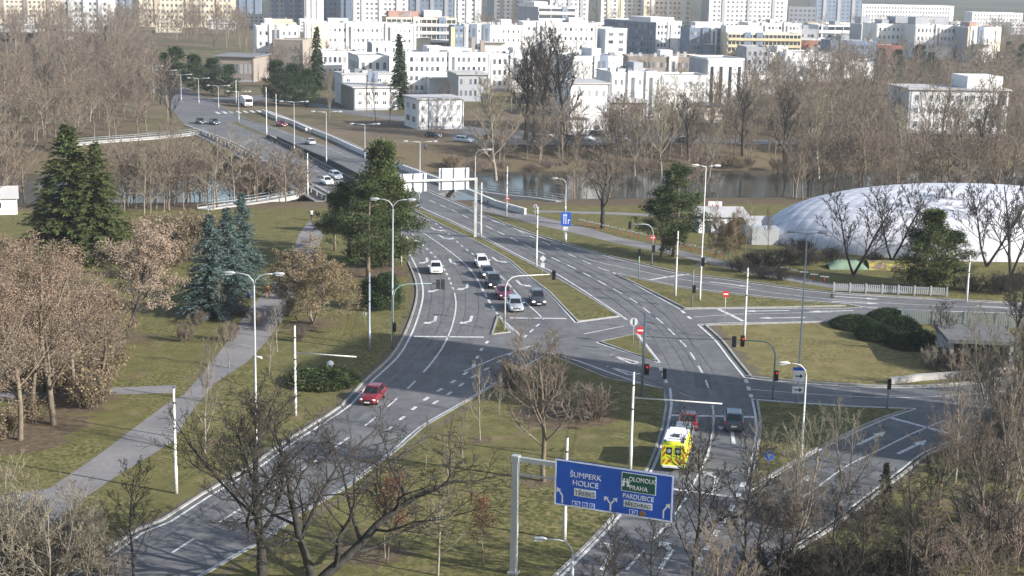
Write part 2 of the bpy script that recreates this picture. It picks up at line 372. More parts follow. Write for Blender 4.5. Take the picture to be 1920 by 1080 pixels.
# pavements and paths
pathW = sheet('footpath', [(580,413),(560,440),(540,500),(500,545),(470,575),(440,622),(395,682),(345,740),(313,757),(260,796),(197,844),(149,878),(91,916),(0,930),(-80,950),(-80,1085),(40,1040),(100,985),(164,931),(212,897),(322,830),(356,777),(400,720),(462,680),(500,640),(540,580),(560,550),(584,500),(606,440)], .012, 'path_asphalt', False)
sheet('footpath', [(330,722),(212,727),(43,733),(-60,738),(-60,752),(43,746),(212,740),(330,737)], .0085, 'path_asphalt', False)
pathE = sheet('footpath', [(886,375),(930,385),(1020,408),(1105,428),(1160,445),(1250,463),(1350,487),(1420,505),(1477,515),(1550,531),(1700,545),(1700,552),(1550,539),(1477,526),(1400,512),(1340,497),(1250,475),(1150,455),(1090,440),(1000,420),(920,400),(886,390)], .008, 'path_asphalt', False)
sheet('riverside_path', [(1000,398),(1150,402),(1300,410),(1300,405),(1150,398),(1000,394)], .006, 'path_asphalt', False)
# grass islands, each with its kerb
def island(name, pts, m='grass', h=.13, parent=None, sm=True):
    L = pxl(pts+[pts[0]], 2.0)[:-1] if sm else [G(*p) for p in pts]
    g = struct(MB().prism(L, .0, h).obj(name, m))
    k = strip_mesh(L+[L[0]], .22, .0, h+.03).obj('kerb', 'kerb_stone', g); return g
def lerp_off(pts, d): return pts
island('grass_median', [(770,392),(812,405),(852,422),(904,448),(939,467),(997,497),(1038,519),(1104,558),(1160,594),(1084,604),(1030,548),(984,513),(958,490),(922,469),(884,449),(811,414)], sm=False)
island('grass_island', [(1156,516),(1221,530),(1285,543),(1366,553),(1460,563),(1585,574),(1460,577),(1284,579),(1215,544)], sm=False)
island('grass_island', [(1126,642),(1192,628),(1232,679),(1180,662)], sm=False)
island('grass_island', [(934,593),(923,628),(956,624)], sm=False)
island('grass_island', [(1420,753),(1500,759),(1597,765),(1700,769),(1665,781),(1617,800),(1520,848),(1472,876),(1426,903),(1408,912),(1414,880),(1420,850),(1427,801)], sm=False)
# the tree lawn between both roads
island('tree_lawn', [(1036,668),(1140,711),(1244,731),(1249,760),(1243,800),(1228,848),(1216,877),(1155,964),(1107,1017),(1040,1082),(1000,1112),(320,1112),(384,1080),(458,1037),(502,1013),(560,969),(652,916),(690,887),(753,839),(796,801),(888,748),(968,700)], sm=False)
# kerbs along the outer road edges
def kerb(L, side, parent, z=.14): strip_mesh(offset(L, side), .25, 0, z).obj('kerb', 'kerb_stone', parent)
kerb(W(A_L[9:]), -.75, roadA); kerb(W(A_L[:9]), -.6, roadA)
kerb(W(C_U), .6, roadC); kerb(W(B_R2[3:7]), .8, roadB); kerb(W(G_U), .6, roadG); kerb(W(I_D), .5, roadI); kerb(W(B_R), .5, roadB)
kerb(W([(1312,610),(1460,606),(1564,603),(1640,598)]), -.2, roadE)
# painted markings
MZ = .056
def line(name, px, w, parent, world=False, step=2.5):
    return strip_mesh(px if world else pxl(px, step), w, MZ).obj(name, 'line_paint', parent)
def dashes(px, dash, gap, w, parent, start=0.0):
    L = pxl(px, .5); acc = [0]
    for i in range(1, len(L)): acc.append(acc[-1]+(L[i]-L[i-1]).length)
    def at(s):
        for i in range(1, len(L)):
            if acc[i] >= s: u = (s-acc[i-1])/max(1e-6, acc[i]-acc[i-1]); return L[i-1].lerp(L[i], u)
        return L[-1].copy()
    s = start
    while s+dash*.6 < acc[-1]:
        line('lane_dash', [at(s), at(s+dash/2), at(min(s+dash, acc[-1]))], w, parent, True); s += dash+gap
line('edge_line', A_L, .22, roadA); line('edge_line', A_R[3:], .22, roadA); line('edge_line', A_R2, .2, roadA)
line('edge_line', B_L[1:], .22, roadB); line('edge_line', B_L2, .25, roadB); line('edge_line', B_R[2:], .2, roadB)
line('edge_line', C_U, .22, roadC); line('edge_line', C_D[:7], .2, roadC); line('edge_line', C_D[6:], .25, roadC); line('edge_line', B_R2[:3], .2, roadB)
line('edge_line', B_R2[3:7], .25, roadB); line('edge_line', B_R2[7:11], .22, roadB); line('edge_line', G_U, .2, roadG); line('edge_line', G_D, .2, roadG)
line('edge_line', I_U, .2, roadI); line('edge_line', I_D[2:], .2, roadI)
line('edge_line', [(1282,581),(1360,579.5),(1593,578.5),(1616,576.5)], .2, roadE); line('edge_line', [(1308,609),(1360,606),(1460,605),(1564,602)], .2, roadE)
line('edge_line', [(1079,606),(1167,594)], .2, roadJ)
line('edge_line', [(1118,643),(1195,626)], .25, roadJ); line('edge_line', [(1118,643),(1160,657),(1238,682)], .2, roadJ); line('edge_line', [(1195,626),(1218,655),(1238,682)], .22, roadJ)
line('edge_line', [(1142,699),(1190,716),(1244,730)], .22, roadJ); line('edge_line', [(1030,662),(1085,678),(1142,699)], .22, roadJ)
line('give_way_marking', [(1146,667),(1201,681)], .3, roadJ); line('give_way_marking', [(1146,666),(1185,683)], .3, roadJ); line('give_way_marking', [(1185,683),(1204,680)], .3, roadJ)
line('give_way_marking', [(1138,688),(1190,701)], .3, roadJ); line('give_way_marking', [(1138,687),(1180,704)], .3, roadJ); line('give_way_marking', [(1180,704),(1200,701)], .3, roadJ)
line('stop_line', [(776,631.5),(907,633)], .5, roadA); line('stop_line', [(1259,779.5),(1336,781),(1415,783)], .5, roadB); line('stop_line', [(955,597),(1062,598)], .45, roadA)
line('stop_line', [(1346,580),(1370,591),(1393,603)], .5, roadE); line('stop_line', [(1216,526),(1250,520),(1292,514.5)], .5, roadC)
line('stop_line', [(1669,784),(1726,799),(1784,815)], .5, roadI); line('stop_line', [(1262,918),(1340,928),(1420,940)], .4, roadB)
dashes([(755,420),(775,442),(795,462),(812,478),(826,495),(838,515),(846,533),(852,550)], 1.5, 1.6, .25, roadA)
line('lane_line', [(852,550),(855,568),(853,590),(845,620),(828,655),(806,685)], .18, roadA); dashes([(806,685),(780,714),(740,752),(690,795),(620,845),(540,900),(440,962),(350,1020),(280,1065)], 3, 3.5, .2, roadA)
line('lane_line', [(793,437),(830,462),(868,492),(890,516),(903,540)], .18, roadA)
dashes([(903,540),(914,560),(926,580),(944,603),(965,622)], 2.2, 1.4, .3, roadA); line('lane_line', [(933,590),(945,603),(962,617),(978,632)], .25, roadJ)
dashes([(785,395),(830,430),(864,460),(895,483)], 1.5, 1.8, .2, roadA); dashes([(895,483),(925,506),(950,530),(968,550)], 3, 1.5, .22, roadA); line('lane_line', [(968,550),(990,572),(1010,590),(1018,600)], .2, roadA)
dashes([(466,262),(520,288),(575,313),(650,346)], 3, 5, .18, roadA); dashes([(490,262),(545,288),(605,318)], 2, 5, .15, roadA)
dashes([(805,376),(851,396),(878,409),(917,427),(967,451),(1031,482),(1072,501),(1101,516),(1140,537),(1185,562),(1214,584),(1238,603),(1258,622),(1288,653),(1312,691),(1324,716),(1333,744)], 3, 2.6, .2, roadB)
dashes([(880,395),(917,412),(947,422),(996,444),(1031,460),(1075,481),(1092,489),(1124,503),(1148,511)], 3, 2.2, .22, roadB)
line('lane_line', [(1336,760),(1338,790),(1334,825),(1326,857),(1310,890),(1288,928)], .2, roadB); dashes([(1286,935),(1250,984),(1206,1034),(1172,1073)], 4, 2, .2, roadB)
dashes([(1395,905),(1376,946),(1365,962),(1353,984),(1339,1005),(1327,1027),(1300,1070)], 1.3, 1.6, .45, roadB)
line('lane_line', [(1087,482),(1130,494),(1192,507),(1288,526),(1396,542),(1460,551),(1560,562),(1700,571),(1920,580)], .15, roadC)
line('lane_line', [(1302,595),(1380,590),(1460,588),(1560,586)], .15, roadE); line('lane_line', [(1409,731),(1500,738),(1640,746),(1760,744),(1880,735)], .15, roadG)
line('lane_line', [(1770,789),(1710,814),(1650,844),(1587,875),(1524,921),(1470,955)], .18, roadI)
dashes([(1238,690),(1244,704),(1250,722)], 1.2, 1.2, .4, roadB); dashes([(1398,712),(1404,730),(1409,746)], 1.4, 1.4, .4, roadB); dashes([(1278,583),(1292,596),(1306,608)], 1.5, 1.6, .4, roadB); dashes([(1168,595),(1190,612)], 1.5, 1.5, .3, roadB)
dashes([(981,635),(1020,600)], 1.5, 1.5, .25, roadJ); dashes([(915,640),(900,660),(885,690),(850,716),(800,748),(760,780),(720,812)], 1.2, 2.2, .35, roadJ); dashes([(960,662),(930,682),(880,712),(840,740),(790,772)], 1.2, 2.2, .3, roadJ)
line('lane_line', [(1095,627),(1135,619),(1170,612)], .2, roadJ); line('lane_line', [(870,697),(930,672),(1000,648)], .18, roadJ)
for i in range(7): line('zebra_stripe', [(405+i*13, 210-i*.5),(412+i*13, 214-i*.5)], .9, roadF)
def track(px, offs, parent, w=.75, z=.050, m='asphalt_track'):
    L = pxl(px, 2.5)
    for d in offs: strip_mesh(offset(L, d), w, z).obj('wheel_track', m, parent)
ctrA = [(790,470),(815,500),(825,540),(826,570),(815,615),(795,655),(752,706),(705,750),(640,802),(560,855),(460,920),(360,985),(260,1050)]
track(ctrA, (.8,-.8), roadA); track([(850,480),(878,515),(890,550),(890,590),(878,625),(850,665),(812,705)], (.8,-.8), roadA); track([(905,478),(940,510),(968,545),(990,580)], (2.0,.4), roadA)
track([(700,335),(800,366),(880,402),(960,440),(1040,478),(1110,512),(1180,550),(1225,583),(1265,622),(1300,665),(1325,705),(1345,745),(1372,800)], (1.2,-.3), roadB); track([(860,408),(930,440),(1000,473),(1080,512),(1150,552),(1200,590),(1240,632),(1275,690),(1292,750),(1296,790),(1282,850)], (.9,-.7), roadB)
track([(1200,505),(1300,522),(1420,538),(1560,553),(1700,563)], (.7,-.7), roadC); track([(1420,740),(1540,749),(1660,757)], (.8,-.8), roadG); track([(1640,830),(1560,870),(1480,925)], (.8,-.8), roadI)
def patch(px, parent, z=.0525): MB().sheet([G(*p) for p in px], z).obj('asphalt_patch', 'asphalt_patch', parent)
patch([(840,640),(870,641),(840,668),(808,667)], roadA); patch([(1090,505),(1110,515),(1098,519),(1078,509)], roadB); patch([(1300,700),(1330,704),(1336,730),(1304,727)], roadB); patch([(1180,640),(1230,646),(1240,664),(1190,660)], roadJ); patch([(600,815),(640,818),(590,856),(548,854)], roadA); patch([(1600,738),(1640,741),(1640,750),(1598,747)], roadG); patch([(880,465),(900,476),(890,481),(868,470)], roadA)
for x, y in ((840,560),(905,612),(1270,640),(1300,760),(1100,540),(760,690),(620,830),(1500,735),(1180,580),(1560,880)): 
    p = G(x, y); MB().cyl((p.x,p.y,.045),(p.x,p.y,.0545), .34, n=12).obj('manhole_cover', 'dark_concrete', roadB if x > 1000 else roadA)
def soil_edge(px, d, seed, parent=None, z=.02, w=.9):
    L = pxl(px, 1.2); rg = random.Random(seed); N_ = normals(L); mb = MB(); pv = None
    for p, n in zip(L, N_):
        a = p+n*d; b = p+n*(d+math.copysign(w*rg.uniform(.25,1.25), d)); cur = ((a.x,a.y,z),(b.x,b.y,z))
        if pv: mb.quad(pv[0], cur[0], cur[1], pv[1])
        pv = cur
    struct(mb.obj('bare_soil', 'soil'))
soil_edge(B_R2[3:7], .95, 1, w=1.6); soil_edge(C_U, .75, 2); soil_edge(A_L[9:], -.9, 3, w=.8); soil_edge(G_U, .75, 4, w=.8); soil_edge(I_D, .65, 5); soil_edge(A_R2, 1.05, 6, z=.137, w=.7); soil_edge(B_L2, -.95, 7, z=.137, w=.7) if False else None
def arrow(p, head, kind, parent, L=4.6):
    a, b = G(*p), G(*head); d = (b-a).normalized(); n = Vector((-d.y, d.x, 0)); mb = MB()
    def P(u, v): q = a+d*u+n*v; return (q.x, q.y, 0)
    s = .17
    if kind == 's': mb.sheet([P(0,-s),P(L-1.6,-s),P(L-1.6,-.5),P(L,0),P(L-1.6,.5),P(L-1.6,s),P(0,s)], MZ)
    else:
        k = 1 if kind == 'l' else -1; e = L-1.5
        q = [P(0,-s*k),P(e-.2,-s*k),P(e+.6,.45*k),P(e+1.0,.25*k),P(e+1.15,1.25*k),P(e+.0,1.05*k),P(e+.3,.75*k),P(e-.5,s*k),P(0,s*k)]
        mb.sheet(q, MZ)
    mb.obj('arrow_marking', 'line_paint', parent)
for a, b, k in [((818,593),(812,612),'r'),((885,593),(879,612),'r'),((822,536),(819,550),'r'),((877,532),(874,548),'r'),((843,486),(849,500),'l'),((800,484),(803,500),'r'),
                ((762,444),(770,455),'l'),((822,441),(840,452),'l'),((806,426),(824,436),'l'),((923,483),(940,496),'l'),((968,526),(980,538),'l')]:
    arrow(a, b, k, roadA)
for a, b, k in [((1376,833),(1372,808),'l'),((1337,925),(1344,895),'l'),((1238,1068),(1258,1035),'l'),((1128,1070),(1152,1030),'l')]: arrow(a, b, k, roadB, 5.5)
for a, b, k in [((1683,852),(1725,832),'s'),((1607,835),(1650,815),'s'),((1470,925),(1500,905),'s')]: arrow(a, b, k, roadI, 5.5)
for a, b in [((1480,583),(1440,583.6)),((1510,596),(1470,596.6)),((1600,583),(1565,584))]: arrow(a, b, 's', roadE, 6)
for a, b in [((1330,529),(1370,534)),((1560,556),(1620,560)),((1560,566),(1600,568)),((1830,574),(1860,576))]: arrow(a, b, 's', roadC, 6)
# ------------------------------------------------------------------ bridge
def build_bridge():
    for nm, L, Rr, lab in (('bridge_deck', [(378,252),(424,273),(469,297),(521,324),(574,356),(612,378)], [(502,258),(558,286),(620,320),(690,356)], 'concrete bridge deck with pale stone parapet carrying the western road over the river'),
                      ('bridge_deck', [(520,262),(576,287),(620,306),(700,347),(760,378)], [(500,213),(584,248),(620,262),(679,289),(760,320),(854,355)], 'concrete bridge deck with white parapet carrying the main road over the river')):
        a = [G(*p) for p in L]; b = [G(*p) for p in Rr]
        o = thing(nm, lab, 'bridge')
        MB().prism(a+b[::-1], -1.5, -.02).obj('slab', 'dark_concrete', o)
        outer = a if nm == 'bridge_deck' and 'western' in lab else b
        L2 = smooth_line(outer, 3.0)
        if 'western' in lab:
            pw = strip_mesh(offset(L2, -1.0), 2.2, 0, .16).obj('pavement', 'path_asphalt', o)
            for i in range(0, len(L2)-1):
                q = [L2[i].lerp(L2[i+1], .04), L2[i].lerp(L2[i+1], .9)]
                strip_mesh(q, .3, -.3, .95).obj('parapet_block', 'concrete', o)
        else:
            pw = strip_mesh(offset(L2, 1.6), 3.0, 0, .16).obj('pavement', 'path_asphalt', o)
            strip_mesh(L2, .35, -.4, 1.0).obj('parapet', 'white_parapet', o)
        inner = smooth_line(b if 'western' in lab else a, 4)
        strip_mesh(inner, .25, 0, .75).obj('crash_barrier', 'dark_metal', o)
        for k in (.3, .7):
            p, q = a[0].lerp(a[-1], k), b[0].lerp(b[-1], k); c = (p+q)/2
            an = math.atan2(q.y-p.y, q.x-p.x)
            MB().box(-5, 5, -.7, .7, -6, -1.5).obj('pier', 'concrete', o, c, an)
build_bridge()
def railing(name, label, px, h=1.1, sp=2.0, deck=None, slats=True, matn='galvanised', cat='railing', base=0.0, group=None):
    L = smooth_line([G(*p) for p in px], sp); o = thing(name, label, cat, (L[0].x, L[0].y, base), 0, group)
    rel = [p-L[0] for p in L]
    for z in ([h, h*.55, .2] if slats else [h, h*.5]): MB().tube([(p.x, p.y, z) for p in rel], .05, 4).obj('rail', matn, o)
    for p in rel: MB().box(-.05, .05, -.05, .05, 0, h).obj('post', matn, o, p)
    return o, L
def ramp(name, label, px, w=2.6, z0=.0, z1=.0):
    L = smooth_line([G(*p) for p in px], 3.0); o = thing(name, label, 'footbridge', (0, 0, 0))
    strip_mesh(L, w, -.45, .02).obj('deck', 'concrete', o)
    for sd in (-1, 1):
        e = offset(L, sd*w/2)
        strip_mesh(e, .12, -.5, .25).obj('edge_beam', 'concrete', o)
        for z in (.65, 1.1): MB().tube([(p.x, p.y, z) for p in e], .05, 4).obj('rail', 'grey_pole', o)
        for p in e: MB().box(-.06, .06, -.06, .06, .0, 1.1).obj('post', 'grey_pole', o, p)
    for i in range(2, len(L)-1, 4): MB().cyl((0, 0, -6), (0, 0, -.45), .3, n=8).obj('column', 'concrete', o, L[i])
    return o
ramp('footbridge', 'pale concrete footbridge with railings leaving the western bridge deck toward the spruces', [(575,358),(540,368),(490,378),(430,386),(380,393)])
ramp('footbridge', 'weathered concrete footbridge with railings at the far end of the bridge beside the wood', [(377,250),(330,256),(260,262),(180,268),(120,274)], 3)
ramp('footbridge', 'pale footbridge ramp with railings beside the main road gantry along the river', [(905,360),(950,366),(1000,371),(1050,378)], 2.4)
for pts, lab in (([(858,356),(905,376),(930,387),(960,395),(985,402)], 'white concrete parapet beside the pavement where the main bridge ends'), ([(583,249),(545,232),(520,225),(492,212)], 'white concrete wall beside the pavement on the far bank')):
    L = smooth_line([G(*p) for p in pts], 4.0); o = thing('parapet_wall', lab, 'wall')
    strip_mesh(L, .35, 0, .9).obj('wall', 'white_parapet', o); strip_mesh(L, .5, .9, 1.02).obj('coping', 'white_parapet', o)
# ------------------------------------------------------------------ buildings
WIN = {}
def window_mesh(w, h, framed, glass='glass_dark', frame='white_paint'):
    k = (round(w, 1), round(h, 1), framed, glass, frame)
    if k in WIN: return WIN[k]
    mb = MB(); w, h = k[0], k[1]
    if framed:
        f = .12
        mb.box(-w/2, w/2, -.03, .02, 0, h, 1)
        for a, b in ((-w/2, -w/2+f), (w/2-f, w/2), (-.05, .05)): mb.box(a, b, -.08, -.031, 0, h, 0)
        for a, b in ((0, f), (h-f, h)): mb.box(-w/2+f+.001, w/2-f-.001, -.078, -.032, a, b, 0)
        WIN[k] = mb.mesh('window', [frame, glass])
    else:
        mb.box(-w/2, w/2, -.05, .02, 0, h, 0); WIN[k] = mb.mesh('window', [glass])
    return WIN[k]
def win_grid(o, x0, x1, z0, z1, n, m, wf=.55, hf=.5, framed=False, side=None, glass='glass_dark', stuff=False, skip=()):
    """grid of windows on the local front (y=0) or on the left side (x=0, running back to y=x1)"""
    cw, ch = (x1-x0)/n, (z1-z0)/m; mb = MB() if stuff else None
    wr = random.Random(int(x1*100+z1*10)); wl = [glass, glass, 'glass_mid', 'glass_light', 'blind'] if framed else ['glass_mid', 'glass_mid', glass, 'glass_light', 'blind']
    for i in range(n):
        for j in range(m):
            if (i, j) in skip: continue
            c, z = x0+cw*(i+.5), z0+ch*(j+.5-hf/2)
            if stuff:
                if side: mb.box(-.06, .0, c-cw*wf/2, c+cw*wf/2, z, z+ch*hf)
                else: mb.box(c-cw*wf/2, c+cw*wf/2, -.06, .0, z, z+ch*hf)
            else:
                me = window_mesh(max(.5, cw*wf), max(.6, ch*hf), framed, wr.choice(wl))
                if side: part('window', me, o, (0, c, z), R(-90))
                else: part('window', me, o, (c, 0, z))
    if stuff: mb.obj('windows', 'glass_mid', o)['kind'] = 'stuff'
def building(name, label, px0, px1, yt, yb, yaw=18, depth=14, wall='plaster_white', roof='roof_light', rows=3, cols=8, srows=0, scols=0, wf=.5, hf=.45, framed=None,
             side_wall=None, extra=(), parapet=.5, group=None, bands=None, stuff=False, z0=.8, hmin=None, glass='glass_dark', eaves=0):
    a = G(px0, yb); yr = R(yaw); d = Vector((math.cos(yr), math.sin(yr), 0))
    lo, hi = 1, 400
    for _ in range(40):
        m = (lo+hi)/2
        if proj(a+d*m)[0] < px1: lo = m
        else: hi = m
    wd = lo; h = hmin if hmin else top_z(a, yt)
    o = thing(name, label, 'building', a, yr, group)
    wb = MB(); wb.box(0, wd, 0, depth, -.3, h)
    if side_wall:  # left wall in its own colour, mostly darker, putting its shade into the paint
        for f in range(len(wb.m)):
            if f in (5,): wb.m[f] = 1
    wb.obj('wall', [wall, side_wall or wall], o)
    if eaves:   # overhanging flat roof slab
        MB().box(-eaves, wd+eaves, -eaves, depth+eaves, h+.002, h+.35).obj('roof', roof, o)
    else:
        rf = MB().box(.35, wd-.35, .35, depth-.35, h-.2, h+.05).obj('roof', roof, o)
        pb = MB()
        for b in ((-.05, wd+.05, -.05, .35), (-.05, wd+.05, depth-.35, depth+.05), (-.05, .35, .352, depth-.352), (wd-.35, wd+.05, .352, depth-.352)): pb.box(b[0], b[1], b[2], b[3], h-.02, h+parapet)
        pb.obj('parapet', wall, o)
    if framed is None: framed = a.y < 470
    far = a.y > 900 or stuff
    if cols and not bands: win_grid(o, wd*.04, wd*.96, z0, h-.4, cols, rows, wf, hf, framed, stuff=far, glass=glass)
    if scols: win_grid(o, depth*.06, depth*.94, z0, h-.4, scols, srows or rows, wf, hf, False, side=True, stuff=far, glass=glass)
    if bands:   # long ribbon windows with balcony fronts
        ch = (h-.6)/rows
        for j in range(rows):
            MB().box(.4, wd-.4, -.05, .0, .6+ch*j+ch*.42, .6+ch*j+ch*.88).obj('ribbon_window', glass, o)
            MB().box(.2, wd-.2, -.9, -.002, .6+ch*j+ch*.02, .6+ch*j+ch*.38).obj('balcony', bands, o)
            for i in range(1, cols): MB().box(-.12, .12, -.25, -.052, .6+ch*j+ch*.38, .6+ch*j+ch*.92).obj('mullion', wall, o, (wd*i/cols, 0, 0))
    rr = random.Random(int(px0*7+yb))
    if h < 36:
        MB().box(-.04, wd+.04, -.07, -.002, -.2, .75).obj('plinth', 'plaster_grey', o)
        if name == 'hospital_building' and wd > 14:
            for k in range(rr.choice((1, 2))):
                c = wd*rr.uniform(.12, .88); MB().box(-1.5, 1.5, -.5, -.003, .8, h+.8).obj('stair_bay', rr.choice([wall, 'plaster_pale', 'panel_blue']), o, (c, 0, 0)); MB().box(-.5, .5, -.55, -.502, 1.5, h-1).obj('stair_window', 'glass_mid', o, (c, 0, 0))
            if depth > 10:
                c = wd*rr.uniform(.1, .6); aw = wd*rr.uniform(.2, .38); ah = h*rr.uniform(.35, .6)
                a_ = MB().box(0, aw, -rr.uniform(4, 7), -.51, -.2, ah).obj('annex', rr.choice([wall, 'plaster_white', 'plaster_pale']), o, (c, 0, 0)); MB().box(-.2, aw+.2, -7.2, -.52, ah+.002, ah+.3).obj('annex_roof', rr.choice(['roof_light', 'roof_grey', 'plaster_white']), a_)
                c = wd*rr.uniform(.1, .7); MB().box(0, wd*.18, depth*.3, depth*.8, h-.1, h+rr.uniform(1.8, 3)).obj('roof_house', rr.choice([wall, 'plaster_grey', 'plaster_pale']), o, (c, 0, 0))
            for k in range(rr.randint(3, 8)): MB().box(-rr.uniform(.3,1.2), rr.uniform(.3,1.2), -.6, .6, h-.1, h+rr.uniform(.5,1.5)).obj('roof_vent', rr.choice(['galvanised', 'roof_grey', 'roof_light']), o, (wd*rr.uniform(.05,.95), depth*rr.uniform(.15,.85), 0))
        for k in (0.02, .98): MB().cyl((wd*k, -.12, 0), (wd*k, -.12, h-.1), .06, n=5).obj('drainpipe', 'roof_grey', o)
    for e in extra:
        if e[0] == 'box':    # rooftop block, fractions of the plan, height
            MB().box(wd*e[1], wd*e[2], depth*e[3], depth*e[4], h-.1, h+e[5]).obj('roof_house', e[6], o)
        elif e[0] == 'chim':
            MB().box(-.6, .6, -.6, .6, h-.1, h+e[3]).obj('chimney', 'plaster_brown', o, (wd*e[1], depth*e[2], 0))
        elif e[0] == 'vents':
            for k in range(e[1]):
                MB().box(-.5, .5, -.5, .5, h-.1, h+.9+rr.random()).obj('roof_vent', 'roof_light', o, (wd*(k+.5)/e[1]+rr.uniform(-1, 1), depth*rr.uniform(.2, .8), 0))
        elif e[0] == 'door':
            MB().box(-.6, .6, -.07, .0, 0, 2.2).obj('door', 'dark_metal', o, (wd*e[1], 0, 0))
        elif e[0] == 'slots':
            for k in range(e[1]): MB().box(-.5, .5, -.05, 0, .6, h-2).obj('tall_window', 'glass_dark', o, (wd*(k+.5)/e[1], 0, 0))
        elif e[0] == 'stripe':
            MB().box(wd*e[1], wd*e[2], -.25, -.002, 0, h).obj('facade_panel', e[3], o)
        elif e[0] == 'canopy':
            MB().box(wd*e[1], wd*e[2], -2.5, -.002, 3, 3.3).obj('canopy', 'roof_light', o)
    return o, wd, h
H = 'hospital_building'; HB = 'hospital buildings'
V = [('vents', 4)]
